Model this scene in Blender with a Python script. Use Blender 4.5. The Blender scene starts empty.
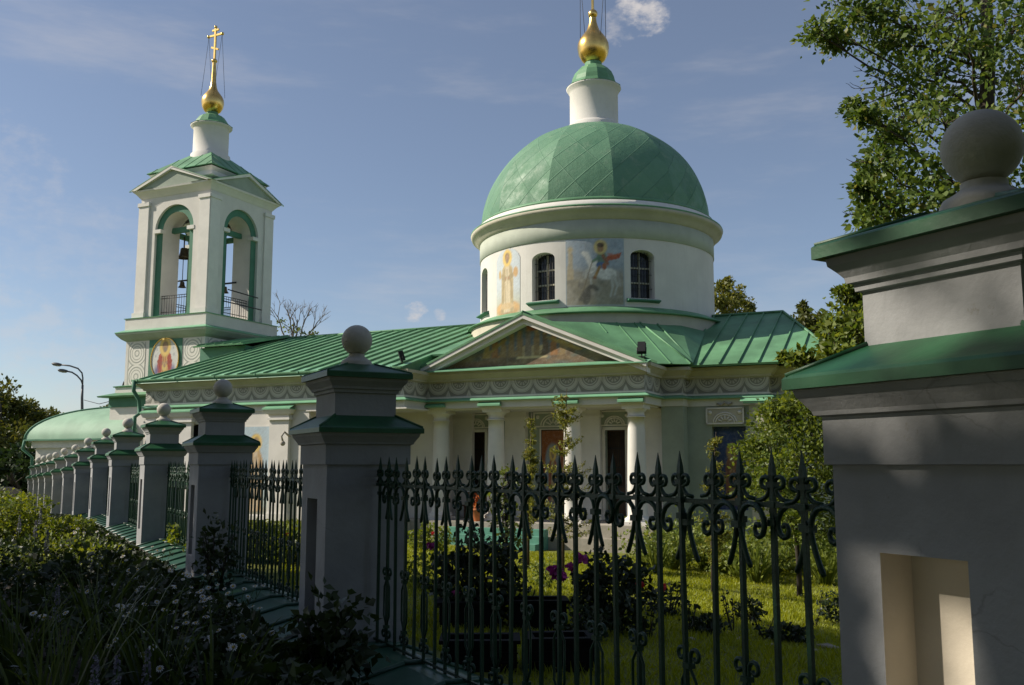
import bpy, bmesh, math, random
import numpy as np
from mathutils import Vector, Matrix
R_ = math.radians
random.seed(7); rng = np.random.default_rng(7)
SC = bpy.context.scene
COL = SC.collection

# ------------------------------------------------------------------ camera
PITCH = math.atan(122/940.)
EYE = 1.65
cam_d = bpy.data.cameras.new('camera'); cam = bpy.data.objects.new('camera', cam_d); COL.objects.link(cam)
cam_d.sensor_width = 36; cam_d.lens = 940/1024*36; cam_d.clip_start = .05; cam_d.clip_end = 6000
cam.location = (0, 0, EYE); cam.rotation_euler = (math.pi/2+PITCH, 0, 0)
SC.camera = cam

# ------------------------------------------------------------------ world
SUN_EL = R_(36); SUN_AZ = R_(-86)      # azimuth measured from +Y towards +X
w = bpy.data.worlds.new('World'); SC.world = w; w.use_nodes = True
nt = w.node_tree; nt.nodes.clear()
def N(nt, typ, **kw):
    n = nt.nodes.new(typ)
    for k, v in kw.items(): setattr(n, k, v)
    return n
def ray(u, v):
    x = (u-512)/940.; y = (342.5-v)/940.
    c, s = math.cos(PITCH), math.sin(PITCH)
    return Vector((x, c-y*s, s+y*c))
wo = N(nt, 'ShaderNodeOutputWorld'); bg = N(nt, 'ShaderNodeBackground')
sky = N(nt, 'ShaderNodeTexSky', sky_type='NISHITA', sun_disc=False)
sky.sun_elevation = SUN_EL; sky.sun_rotation = SUN_AZ; sky.altitude = 150; sky.air_density = .85; sky.dust_density = .7; sky.ozone_density = 1.6
bg.inputs['Strength'].default_value = .092
tc = N(nt, 'ShaderNodeTexCoord')
def wmath(op, a, b=None, clamp=False):
    m = N(nt, 'ShaderNodeMath', operation=op, use_clamp=clamp)
    for i, q in enumerate((a, b)):
        if q is None: continue
        if isinstance(q, (int, float)): m.inputs[i].default_value = q
        else: nt.links.new(q, m.inputs[i])
    return m.outputs[0]
def wnoise(scale, det, sx, sy, sz, rough=.6):
    mp = N(nt, 'ShaderNodeMapping'); mp.inputs['Scale'].default_value = (sx, sy, sz)
    nt.links.new(tc.outputs['Generated'], mp.inputs['Vector'])
    n = N(nt, 'ShaderNodeTexNoise'); n.inputs['Scale'].default_value = scale; n.inputs['Detail'].default_value = det; n.inputs['Roughness'].default_value = rough
    nt.links.new(mp.outputs[0], n.inputs['Vector']); return n.outputs['Fac']
def wramp(x, a, b):
    m = N(nt, 'ShaderNodeMapRange', interpolation_type='SMOOTHSTEP'); m.inputs[1].default_value = a; m.inputs[2].default_value = b
    nt.links.new(x, m.inputs[0]); return m.outputs[0]
def spot(u, v, rpx):
    d = ray(u, v).normalized()
    vm = N(nt, 'ShaderNodeVectorMath', operation='DOT_PRODUCT'); vm.inputs[1].default_value = d
    nt.links.new(tc.outputs['Generated'], vm.inputs[0])
    return wramp(vm.outputs['Value'], math.cos(rpx/940.), 1.0)
cirr = wmath('MULTIPLY', wramp(wnoise(2.2, 6, 1.0, 1.0, 5.0, .62), .50, .78), .30)
fl = wnoise(38, 6, 1, 1, 1.6, .62)
puffs = None
for (u, v, r, g) in ((642, 8, 40, .85), (622, 24, 30, .4), (415, 312, 18, .8), (440, 315, 10, .5), (5, 175, 80, .18), (70, 270, 110, .12), (30, 322, 90, .25), (90, 400, 90, .2)):
    q = wmath('MULTIPLY', wramp(wmath('ADD', wmath('MULTIPLY', spot(u, v, r), .42), fl), .76, 1.10), g)
    puffs = q if puffs is None else wmath('MAXIMUM', puffs, q)
cf = wmath('ADD', wmath('ADD', cirr, .10), puffs, True)
mix = N(nt, 'ShaderNodeMixRGB'); mix.inputs[2].default_value = (5.9, 5.6, 5.5, 1)
nt.links.new(cf, mix.inputs[0]); nt.links.new(sky.outputs[0], mix.inputs[1])
nt.links.new(mix.outputs[0], bg.inputs['Color']); nt.links.new(bg.outputs[0], wo.inputs['Surface'])

# ------------------------------------------------------------------ sun, exposure
sd = bpy.data.lights.new('sun', 'SUN'); sd.energy = 5.0; sd.angle = R_(.5); sd.color = (1, .91, .77)
sun = bpy.data.objects.new('sun', sd); COL.objects.link(sun)
SUNV = Vector((math.sin(SUN_AZ)*math.cos(SUN_EL), math.cos(SUN_AZ)*math.cos(SUN_EL), math.sin(SUN_EL)))
sun.rotation_euler = (-SUNV).to_track_quat('-Z', 'Y').to_euler(); sun.location = (-40, 0, 40)
SC.view_settings.view_transform = 'Standard'; SC.view_settings.look = 'None'
SC.view_settings.exposure = 0.29; SC.view_settings.gamma = 1
SC.render.engine = 'CYCLES'
SC.cycles.max_bounces = 6; SC.cycles.diffuse_bounces = 3; SC.cycles.glossy_bounces = 3; SC.cycles.transparent_max_bounces = 6

# ------------------------------------------------------------------ materials
class Tree:
    def __init__(s, name):
        s.m = bpy.data.materials.new(name); s.m.use_nodes = True; s.nt = s.m.node_tree
        s.b = s.nt.nodes['Principled BSDF']; s.out = s.nt.nodes['Material Output']
    def n(s, t, **k): return N(s.nt, t, **k)
    def l(s, a, b): s.nt.links.new(a, b)
    def val(s, x, inp):
        if isinstance(x, (int, float)): inp.default_value = x
        elif isinstance(x, (tuple, list)): inp.default_value = (*x, 1) if len(x) == 3 else x
        else: s.l(x, inp)
    def math(s, op, a, b=None, c=None, clamp=False):
        m = s.n('ShaderNodeMath', operation=op, use_clamp=clamp)
        for i, q in enumerate((a, b, c)):
            if q is not None: s.val(q, m.inputs[i])
        return m.outputs[0]
    def mixc(s, f, a, b, mode='MIX'):
        m = s.n('ShaderNodeMixRGB', blend_type=mode); s.val(f, m.inputs[0]); s.val(a, m.inputs[1]); s.val(b, m.inputs[2]); return m.outputs[0]
    def noise(s, scale, det=5, rough=.6, vec=None, sc=None):
        t = s.n('ShaderNodeTexNoise'); t.inputs['Scale'].default_value = scale; t.inputs['Detail'].default_value = det; t.inputs['Roughness'].default_value = rough
        v = vec if vec is not None else s.obj()
        if sc:
            mp = s.n('ShaderNodeMapping'); mp.inputs['Scale'].default_value = sc; s.l(v, mp.inputs[0]); v = mp.outputs[0]
        s.l(v, t.inputs['Vector']); return t.outputs['Fac']
    def obj(s):
        if not hasattr(s, '_o'): s._o = s.n('ShaderNodeTexCoord')
        return s._o.outputs['Object']
    def uv(s):
        if not hasattr(s, '_o'): s._o = s.n('ShaderNodeTexCoord')
        return s._o.outputs['UV']
    def ramp(s, x, a, b, lo=0., hi=1.):
        m = s.n('ShaderNodeMapRange', interpolation_type='SMOOTHSTEP'); s.val(x, m.inputs[0])
        for i, q in ((1, a), (2, b), (3, lo), (4, hi)): m.inputs[i].default_value = q
        return m.outputs[0]
    def bump(s, h, strength, dist=.02):
        b = s.n('ShaderNodeBump'); b.inputs['Strength'].default_value = strength; b.inputs['Distance'].default_value = dist
        s.l(h, b.inputs['Height']); s.l(b.outputs[0], s.b.inputs['Normal'])

def sc3(c, k): return tuple(min(1., q*k) for q in c)
def surf(name, col, rough=.7, var=.12, scale=3., metal=0., bump=.15, bscale=40., stain=0., streak=0., stain_col=(.16, .13, .09), spec=.4):
    t = Tree(name)
    c = t.mixc(t.ramp(t.noise(scale, 6), .3, .7), sc3(col, 1-var), sc3(col, 1+var))
    if stain: c = t.mixc(t.ramp(t.noise(scale*.45, 7, .7), .55, .8, 0, stain), c, stain_col)
    if streak: c = t.mixc(t.ramp(t.noise(2.2, 6, .65, sc=(4, 4, .35)), .55, .85, 0, streak), c, stain_col)
    t.l(c, t.b.inputs['Base Color']); t.b.inputs['Roughness'].default_value = rough; t.b.inputs['Metallic'].default_value = metal
    t.b.inputs['Specular IOR Level'].default_value = spec
    if bump: t.bump(t.noise(bscale, 5), bump, .01)
    return t.m
M = {}
M['white'] = surf('white_plaster', (.635, .61, .565), .85, .05, 1.2, bump=.3, bscale=14, stain=.22, streak=.34, stain_col=(.38, .35, .28))
M['trim'] = surf('white_trim', (.68, .655, .61), .8, .05, 2, bump=.15, streak=.15, stain_col=(.42, .38, .30))
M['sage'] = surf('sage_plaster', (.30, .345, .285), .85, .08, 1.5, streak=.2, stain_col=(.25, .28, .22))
M['band'] = surf('pale_band', (.40, .43, .36), .85, .08, 1.5, streak=.25, stain_col=(.30, .32, .26))
M['cream'] = surf('cream_plaster', (.46, .43, .34), .85, .08, 1.5, streak=.15, stain_col=(.35, .30, .22))
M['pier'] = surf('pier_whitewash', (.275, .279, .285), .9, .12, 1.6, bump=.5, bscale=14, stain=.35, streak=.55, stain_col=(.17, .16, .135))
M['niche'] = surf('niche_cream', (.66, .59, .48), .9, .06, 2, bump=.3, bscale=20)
M['roof'] = surf('green_roof_paint', (.12, .265, .14), .5, .22, .9, bump=.35, bscale=2.6, stain=.4, stain_col=(.24, .34, .21), spec=.3)
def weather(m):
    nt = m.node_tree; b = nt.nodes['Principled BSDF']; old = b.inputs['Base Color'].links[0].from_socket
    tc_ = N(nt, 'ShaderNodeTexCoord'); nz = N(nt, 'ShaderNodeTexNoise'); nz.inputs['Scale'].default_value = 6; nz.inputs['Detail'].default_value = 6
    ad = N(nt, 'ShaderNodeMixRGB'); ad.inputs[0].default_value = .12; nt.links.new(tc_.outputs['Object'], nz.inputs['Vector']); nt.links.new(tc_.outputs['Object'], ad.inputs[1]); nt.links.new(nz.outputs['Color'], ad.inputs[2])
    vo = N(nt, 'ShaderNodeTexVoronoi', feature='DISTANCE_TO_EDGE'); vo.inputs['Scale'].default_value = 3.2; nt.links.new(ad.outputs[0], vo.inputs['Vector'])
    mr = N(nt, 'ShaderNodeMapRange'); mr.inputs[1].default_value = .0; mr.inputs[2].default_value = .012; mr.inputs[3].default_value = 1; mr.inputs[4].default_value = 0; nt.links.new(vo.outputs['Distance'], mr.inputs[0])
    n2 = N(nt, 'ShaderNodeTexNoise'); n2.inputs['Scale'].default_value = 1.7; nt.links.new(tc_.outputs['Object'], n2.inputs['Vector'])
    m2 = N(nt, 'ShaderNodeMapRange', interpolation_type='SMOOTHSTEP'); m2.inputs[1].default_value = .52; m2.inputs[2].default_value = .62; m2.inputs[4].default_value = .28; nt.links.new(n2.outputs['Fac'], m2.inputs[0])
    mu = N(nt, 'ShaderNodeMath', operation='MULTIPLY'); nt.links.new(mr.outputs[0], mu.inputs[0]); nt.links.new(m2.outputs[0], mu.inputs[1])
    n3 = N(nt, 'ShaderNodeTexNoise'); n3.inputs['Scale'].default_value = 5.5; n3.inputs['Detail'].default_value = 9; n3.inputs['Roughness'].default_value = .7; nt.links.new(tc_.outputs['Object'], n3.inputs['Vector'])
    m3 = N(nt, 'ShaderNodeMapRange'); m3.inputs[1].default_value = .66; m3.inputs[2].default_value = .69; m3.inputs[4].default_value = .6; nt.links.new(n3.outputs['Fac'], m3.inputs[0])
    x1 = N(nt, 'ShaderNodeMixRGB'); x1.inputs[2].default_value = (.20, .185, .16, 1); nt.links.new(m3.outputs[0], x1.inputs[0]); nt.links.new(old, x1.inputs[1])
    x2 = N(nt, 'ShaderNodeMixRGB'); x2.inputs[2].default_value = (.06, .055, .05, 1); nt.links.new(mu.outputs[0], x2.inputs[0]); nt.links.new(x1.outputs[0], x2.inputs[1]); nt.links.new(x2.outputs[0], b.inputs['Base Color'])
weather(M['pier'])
M['cap'] = surf('green_cap_paint', (.012, .082, .030), .46, .25, 3, bump=.45, bscale=5, stain=.3, stain_col=(.05, .12, .08), spec=.5)
M['vault'] = surf('vault_sheet_metal', (.22, .36, .255), .68, .12, .9, bump=.5, bscale=2.5, stain=.4, stain_col=(.36, .46, .38))
M['ledge'] = surf('green_ledge', (.17, .37, .225), .5, .1, 2)
M['archgreen'] = surf('arch_green', (.07, .19, .125), .75, .1, 2)
M['iron'] = surf('iron_green_paint', (.005, .030, .014), .45, .3, 12, bump=.3, bscale=60, stain=.3, stain_col=(.035, .035, .02), spec=.3)
M['dark'] = surf('dark_metal', (.02, .02, .02), .5, .2, 5)
M['gold'] = surf('gilding', (.80, .52, .16), .27, .14, 4, metal=1., bump=.12, bscale=7)
M['concrete'] = surf('pale_concrete', (.47, .45, .40), .9, .13, 5, bump=.5, bscale=30, stain=.35, stain_col=(.24, .22, .18))
M['glass'] = surf('dark_glass', (.015, .018, .02), .12, .1, 2, bump=0)
M['wood'] = surf('dark_wood', (.055, .032, .018), .6, .25, 6, bump=.3)
M['bench'] = surf('brown_wood', (.09, .05, .03), .6, .25, 6, bump=.3)
M['black'] = surf('black_box', (.007, .007, .007), .8, .3, 5, bump=.3, spec=.15)
M['bell'] = surf('bell_bronze', (.10, .08, .05), .4, .2, 4, metal=.7)
M['stone'] = surf('grey_stone', (.36, .33, .28), .9, .15, 3, bump=.5, bscale=15, stain=.3)
M['ledgeteal'] = surf('teal_step_paint', (.10, .27, .20), .7, .12, 3, stain=.3)
M['orange'] = surf('terracotta', (.42, .13, .04), .7, .2, 4)
M['bark'] = surf('bark', (.075, .058, .042), .95, .35, 9, bump=.8, bscale=22)
M['darkbark'] = surf('dark_bark', (.032, .026, .02), .95, .35, 9, bump=.8, bscale=22)
M['greybark'] = surf('pale_twigs', (.20, .16, .12), .95, .3, 9)
M['lamp'] = surf('lamp_grey', (.10, .10, .11), .5, .1, 3)
M['lampglass'] = surf('lamp_glass', (.6, .6, .58), .3, .05, 3)
M['carred'] = surf('red_car_paint', (.30, .07, .03), .25, .05, 3, bump=0, spec=.6)
M['cardark'] = surf('dark_car_paint', (.02, .022, .028), .25, .05, 3, bump=0, spec=.6)
M['tyre'] = surf('tyre_rubber', (.015, .015, .015), .9)
M['rim'] = surf('wheel_rim', (.4, .4, .4), .35, metal=.8)
M['redlight'] = surf('tail_light_red', (.5, .02, .01), .3)
M['soil'] = surf('soil', (.035, .027, .018), .95, .3, 6, bump=.8, bscale=12)
M['cap2'] = surf('green_coping_paint', (.020, .075, .045), .40, .2, 3, bump=.15, bscale=9, stain=.3, stain_col=(.08, .16, .12), spec=.5)
M['stemgreen'] = surf('green_stem', (.05, .09, .02), .8)
M['paper'] = surf('faded_stones', (.35, .31, .25), .9, .2, 6)

def mural_mat():
    t = Tree('painted_icon'); a = t.n('ShaderNodeAttribute', attribute_name='Col')
    c = t.mixc(t.ramp(t.noise(9, 7, .7), .45, .8, 0, .35), a.outputs['Color'], (.45, .42, .36))
    t.l(c, t.b.inputs['Base Color']); t.b.inputs['Roughness'].default_value = .75; return t.m
M['mural'] = mural_mat()

def frieze_mat():
    t = Tree('scalloped_frieze'); sp = t.n('ShaderNodeSeparateXYZ'); t.l(t.uv(), sp.inputs[0])
    P = .80
    fx = t.math('SUBTRACT', t.math('FRACT', t.math('DIVIDE', sp.outputs[0], P)), .5)   # -.5 .. .5
    x = t.math('MULTIPLY', fx, P); y = sp.outputs[1]                       # y metres, 0 bottom .. .5 top
    dy = t.math('SUBTRACT', .50, y)
    r = t.math('SQRT', t.math('ADD', t.math('MULTIPLY', x, x), t.math('MULTIPLY', t.math('MULTIPLY', dy, dy), .92)))
    def ring(a, wd): 
        d = t.math('ABSOLUTE', t.math('SUBTRACT', r, a)); return t.ramp(d, wd*.7, wd*1.25, 1, 0)
    f = t.math('MAXIMUM', ring(.335, .046), ring(.245, .020)); 
    f = t.math('MAXIMUM', f, t.math('MULTIPLY', ring(.402, .013), .9))
    ang = t.math('ARCTAN2', x, dy)
    pet = t.ramp(t.math('ABSOLUTE', t.math('SINE', t.math('MULTIPLY', ang, 5))), .35, .75, 0, .75)
    f = t.math('MAXIMUM', f, t.math('MULTIPLY', pet, t.math('MULTIPLY', t.ramp(r, .18, .20, 1, 0), t.ramp(r, .08, .10))))
    ax = t.math('SUBTRACT', P/2, t.math('ABSOLUTE', x))
    pal = t.ramp(t.math('ADD', t.math('MULTIPLY', ax, 1.9), y), .20, .24, 1, 0)
    f = t.math('MAXIMUM', f, t.math('MULTIPLY', pal, t.ramp(t.math('ABSOLUTE', t.math('SINE', t.math('MULTIPLY', t.math('DIVIDE', ax, t.math('ADD', t.math('SUBTRACT', .26, y), .02)), 9))), .2, .5, .55, 1)))
    edge = t.math('MAXIMUM', t.ramp(y, .018, .026, 1, 0), t.ramp(y, .474, .482))
    f = t.math('MAXIMUM', f, t.math('MULTIPLY', edge, .6), clamp=True)
    nz = t.noise(5, 6)
    c = t.mixc(f, t.mixc(nz, (.20, .195, .17), (.27, .265, .23)), t.mixc(nz, (.44, .425, .38), (.54, .52, .46)))
    t.l(c, t.b.inputs['Base Color']); t.b.inputs['Roughness'].default_value = .85
    t.bump(f, .5, .02); return t.m
M['frieze'] = frieze_mat()

def ornament_mat():
    t = Tree('circle_ornament'); sp = t.n('ShaderNodeSeparateXYZ'); t.l(t.uv(), sp.inputs[0])
    x = t.math('SUBTRACT', sp.outputs[0], .5); P = 1.0
    y = t.math('MULTIPLY', t.math('SUBTRACT', t.math('FRACT', t.math('DIVIDE', sp.outputs[1], P)), .5), P)
    r = t.math('SQRT', t.math('ADD', t.math('MULTIPLY', x, x), t.math('MULTIPLY', y, y)))
    def ring(a, wd): return t.ramp(t.math('ABSOLUTE', t.math('SUBTRACT', r, a)), wd*.6, wd*1.3, 1, 0)
    f = t.math('MAXIMUM', ring(.40, .030), ring(.28, .018)); f = t.math('MAXIMUM', f, ring(.12, .03))
    f = t.math('MAXIMUM', f, ring(.54, .03))
    e = t.math('SUBTRACT', .5, t.math('ABSOLUTE', x)); f = t.math('MAXIMUM', f, t.ramp(e, .03, .05, 1, 0))
    nz = t.noise(4, 6)
    c = t.mixc(t.math('MULTIPLY', f, .8), t.mixc(nz, (.62, .60, .54), (.72, .70, .63)), (.30, .31, .28))
    t.l(c, t.b.inputs['Base Color']); t.b.inputs['Roughness'].default_value = .85; t.bump(f, .4, .02); return t.m
M['ornament'] = ornament_mat()

def dome_mat():
    t = Tree('dome_sheet_metal'); sp = t.n('ShaderNodeSeparateXYZ'); t.l(t.uv(), sp.inputs[0])
    u, v = sp.outputs[0], sp.outputs[1]
    d1 = t.math('DIVIDE', t.math('SUBTRACT', u, v), 1.05); d2 = t.math('DIVIDE', t.math('ADD', u, t.math('MULTIPLY', v, .75)), 1.5)
    def line(d, wd):
        q = t.math('ABSOLUTE', t.math('SUBTRACT', t.math('FRACT', d), .5)); return t.ramp(q, .5-wd*2, .5-wd*.6)
    l1 = line(d1, .020); l2 = line(d2, .010)
    cv = t.n('ShaderNodeCombineXYZ'); t.l(t.math('FLOOR', d1), cv.inputs[0]); t.l(t.math('FLOOR', d2), cv.inputs[1])
    wn = t.n('ShaderNodeTexWhiteNoise', noise_dimensions='2D'); t.l(cv.outputs[0], wn.inputs['Vector'])
    k = t.math('ADD', t.math('MULTIPLY', wn.outputs['Value'], .5), t.math('MULTIPLY', t.noise(.9, 7, .7), .5))
    c = t.mixc(k, (.062, .168, .096), (.138, .285, .17))
    c = t.mixc(t.ramp(t.noise(1.7, 8, .75), .52, .72, 0, .6), c, (.22, .31, .21))
    c = t.mixc(t.ramp(t.noise(.55, 7, .8, sc=(1, 1, 1.3)), .70, .76, 0, .7), c, (.24, .21, .19))
    L = t.math('MAXIMUM', l1, t.math('MULTIPLY', l2, .4))
    c = t.mixc(t.math('MULTIPLY', L, .34), c, (.03, .12, .07))
    t.l(c, t.b.inputs['Base Color']); t.l(t.ramp(t.noise(2.3, 5), .3, .7, .52, .78), t.b.inputs['Roughness'])
    h = t.math('ADD', L, t.math('MULTIPLY', t.noise(2.2, 6, .7), 1.2)); t.bump(h, .42, .05); return t.m
M['dome'] = dome_mat()

def leaf_mat(name, c1, c2, trans=.35, yellow=None):
    m = bpy.data.materials.new(name); m.use_nodes = True; nt = m.node_tree; nt.nodes.clear()
    o = N(nt, 'ShaderNodeOutputMaterial'); g = N(nt, 'ShaderNodeNewGeometry')
    r = N(nt, 'ShaderNodeValToRGB'); r.color_ramp.elements[0].color = (*c1, 1); r.color_ramp.elements[1].color = (*c2, 1)
    if yellow:
        e = r.color_ramp.elements.new(.93); e.color = (*c2, 1); r.color_ramp.elements[-1].color = (*yellow, 1)
    nt.links.new(g.outputs['Random Per Island'], r.inputs[0])
    p = N(nt, 'ShaderNodeBsdfPrincipled'); p.inputs['Roughness'].default_value = .5; p.inputs['Specular IOR Level'].default_value = .35
    tr = N(nt, 'ShaderNodeBsdfTranslucent'); mx = N(nt, 'ShaderNodeMixShader'); mx.inputs[0].default_value = trans
    hs = N(nt, 'ShaderNodeHueSaturation'); hs.inputs['Hue'].default_value = .48; hs.inputs['Saturation'].default_value = 1.1; hs.inputs['Value'].default_value = 1.5
    nt.links.new(r.outputs[0], p.inputs['Base Color']); nt.links.new(r.outputs[0], hs.inputs['Color']); nt.links.new(hs.outputs[0], tr.inputs['Color'])
    nt.links.new(p.outputs[0], mx.inputs[1]); nt.links.new(tr.outputs[0], mx.inputs[2]); nt.links.new(mx.outputs[0], o.inputs[0])
    return m
L = {}
L['maple'] = leaf_mat('maple_leaf', (.040, .085, .014), (.145, .205, .042), .38, (.22, .20, .05))
L['far'] = leaf_mat('bright_far_leaf', (.07, .09, .015), (.19, .19, .035), .35)
L['dark'] = leaf_mat('dark_leaf', (.012, .028, .008), (.035, .065, .015), .2)
L['wood'] = leaf_mat('far_leaf', (.035, .055, .010), (.115, .12, .022), .3)
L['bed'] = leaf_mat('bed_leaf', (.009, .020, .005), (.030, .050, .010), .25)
L['spirea'] = leaf_mat('yellow_green_leaf', (.07, .12, .015), (.20, .23, .03), .35)
L['larch'] = leaf_mat('larch_needle', (.10, .13, .02), (.26, .26, .05), .35, (.24, .20, .06))
L['shrub'] = leaf_mat('shrub_leaf', (.055, .10, .015), (.18, .22, .036), .40)
L['border'] = leaf_mat('border_leaf', (.08, .125, .02), (.21, .25, .05), .35)
L['street'] = leaf_mat('lime_leaf', (.02, .04, .008), (.05, .075, .015), .10)
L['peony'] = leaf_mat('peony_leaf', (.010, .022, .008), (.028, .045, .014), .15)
L['grass'] = leaf_mat('lawn_blade', (.17, .21, .012), (.31, .335, .024), .35)
L['daylily'] = leaf_mat('long_blade', (.022, .042, .008), (.075, .105, .02), .3)
L['petal'] = leaf_mat('white_petal', (.62, .62, .60), (.75, .75, .73), .2)
L['yolk'] = leaf_mat('daisy_eye', (.45, .30, .02), (.6, .42, .04), .1)
L['magenta'] = leaf_mat('magenta_petal', (.28, .02, .14), (.42, .05, .25), .2)
L['red'] = leaf_mat('red_petal', (.40, .01, .008), (.55, .025, .015), .2)
L['lupin'] = leaf_mat('lupin_floret', (.12, .11, .17), (.26, .25, .30), .2)
L['orangeflower'] = leaf_mat('orange_petal', (.35, .08, .02), (.45, .14, .03), .2)

# ------------------------------------------------------------------ mesh helpers
class MB:
    def __init__(s): s.v = []; s.f = []; s.mi = []; s.sm = []; s.uv = {}
    def add(s, pts, faces, mi=0, smooth=False, uvs=None):
        b = len(s.v); s.v += [tuple(p) for p in pts]
        for k, f in enumerate(faces):
            if uvs: s.uv[len(s.f)] = [uvs[i] for i in f]
            s.f.append([b+i for i in f]); s.mi.append(mi); s.sm.append(smooth)
    def quad(s, a, b, c, d, mi=0, uv=None, smooth=False):
        s.add([a, b, c, d], [(0, 1, 2, 3)], mi, smooth, uv)
    def box(s, x0, x1, y0, y1, z0, z1, mi=0, Mx=None, bev=0):
        p = [Vector((x, y, z)) for z in (z0, z1) for y in (y0, y1) for x in (x0, x1)]
        if Mx: p = [Mx @ q for q in p]
        s.add(p, [(0, 2, 3, 1), (4, 5, 7, 6), (0, 1, 5, 4), (2, 6, 7, 3), (0, 4, 6, 2), (1, 3, 7, 5)], mi)
    def frustum(s, a0, b0, z0, a1, b1, z1, cx=0, cy=0, mi=0, bottom=True, top=True):
        p = [(cx+sx*a0, cy+sy*b0, z0) for sx, sy in ((-1, -1), (1, -1), (1, 1), (-1, 1))]+[(cx+sx*a1, cy+sy*b1, z1) for sx, sy in ((-1, -1), (1, -1), (1, 1), (-1, 1))]
        f = [(0, 1, 5, 4), (1, 2, 6, 5), (2, 3, 7, 6), (3, 0, 4, 7)]
        if bottom: f.append((3, 2, 1, 0))
        if top: f.append((4, 5, 6, 7))
        s.add(p, f, mi)
    def steps(s, prof, cx=0, cy=0, mi=0):            # square stack: list of (half, z)
        for (a, z0), (b, z1) in zip(prof[:-1], prof[1:]):
            s.frustum(a, a, z0, b, b, z1, cx, cy, mi, False, False)
        a, z = prof[0]; s.add([(cx-a, cy-a, z), (cx-a, cy+a, z), (cx+a, cy+a, z), (cx+a, cy-a, z)], [(0, 1, 2, 3)], mi)
        a, z = prof[-1]; s.add([(cx-a, cy-a, z), (cx+a, cy-a, z), (cx+a, cy+a, z), (cx-a, cy+a, z)], [(0, 1, 2, 3)], mi)
    def lathe(s, prof, cx=0, cy=0, n=48, mi=0, smooth=True, a0=0.):
        m = len(prof); pts = []
        for k in range(n):
            a = a0+2*math.pi*k/n
            for r, z in prof: pts.append((cx+r*math.sin(a), cy-r*math.cos(a), z))
        fs = []
        for k in range(n):
            k2 = (k+1) % n
            for i in range(m-1): fs.append((k*m+i, k2*m+i, k2*m+i+1, k*m+i+1))
        s.add(pts, fs, mi, smooth)
    def tube(s, pts, r, n=6, mi=0, smooth=True, cap=True):
        pts = [Vector(p) for p in pts]; m = len(pts)
        rr = r if isinstance(r, (list, tuple)) else [r]*m
        up = None; ring = []
        for i, p in enumerate(pts):
            t = (pts[min(i+1, m-1)]-pts[max(i-1, 0)])
            if t.length < 1e-9: t = Vector((0, 0, 1))
            t.normalize()
            if up is None:
                up = Vector((1, 0, 0)) if abs(t.x) < .8 else Vector((0, 1, 0))
            up = (up-t*up.dot(t)); 
            if up.length < 1e-6: up = t.orthogonal()
            up.normalize(); q = t.cross(up)
            ring += [p+(up*math.cos(2*math.pi*k/n)+q*math.sin(2*math.pi*k/n))*rr[i] for k in range(n)]
        fs = [(i*n+k, i*n+(k+1) % n, (i+1)*n+(k+1) % n, (i+1)*n+k) for i in range(m-1) for k in range(n)]
        if cap: fs += [tuple(range(n-1, -1, -1)), tuple((m-1)*n+k for k in range(n))]
        s.add(ring, fs, mi, smooth)
    def sphere(s, c, r, nu=16, nv=10, mi=0, sz=1.):
        prof = [(max(1e-4, r*math.sin(math.pi*i/nv)), c[2]-r*sz*math.cos(math.pi*i/nv)) for i in range(nv+1)]
        s.lathe(prof, c[0], c[1], nu, mi)
    def build(s, name, mats, parent=None, loc=None, merge=False):
        me = bpy.data.meshes.new(name)
        me.from_pydata([tuple(v) for v in s.v], [], s.f)
        if not isinstance(mats, (list, tuple)): mats = [mats]
        for m in mats: me.materials.append(m)
        me.polygons.foreach_set('material_index', s.mi); me.polygons.foreach_set('use_smooth', s.sm)
        if s.uv:
            ul = me.uv_layers.new(name='UVMap')
            for fi, uvs in s.uv.items():
                p = me.polygons[fi]
                for k, li in enumerate(p.loop_indices): ul.data[li].uv = uvs[k]
        me.update()
        bm = bmesh.new(); bm.from_mesh(me)
        if merge: bmesh.ops.remove_doubles(bm, verts=bm.verts, dist=1e-4)
        bmesh.ops.recalc_face_normals(bm, faces=bm.faces) if merge else None
        bm.to_mesh(me); bm.free()
        o = bpy.data.objects.new(name, me); COL.objects.link(o)
        if parent: o.parent = parent
        if loc: o.location = loc
        return o
def tag(o, label, cat, group=None, kind=None):
    if label: o['label'] = label
    if cat: o['category'] = cat
    if group: o['group'] = group
    if kind: o['kind'] = kind
    return o
def thing(name, label, cat, loc=(0, 0, 0), rz=0., group=None):
    o = bpy.data.objects.new(name, None); COL.objects.link(o); o.empty_display_size = .3
    o.location = loc; o.rotation_euler = (0, 0, rz); return tag(o, label, cat, group)
def copy_thing(src, label, loc, rz=None):
    c = src.copy(); COL.objects.link(c); c.location = loc; c['label'] = label
    if rz is not None: c.rotation_euler = (0, 0, rz)
    for ch in src.children:
        d = ch.copy(); COL.objects.link(d); d.parent = c
        for g in ch.children:
            e = g.copy(); COL.objects.link(e); e.parent = d
    return c
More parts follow.
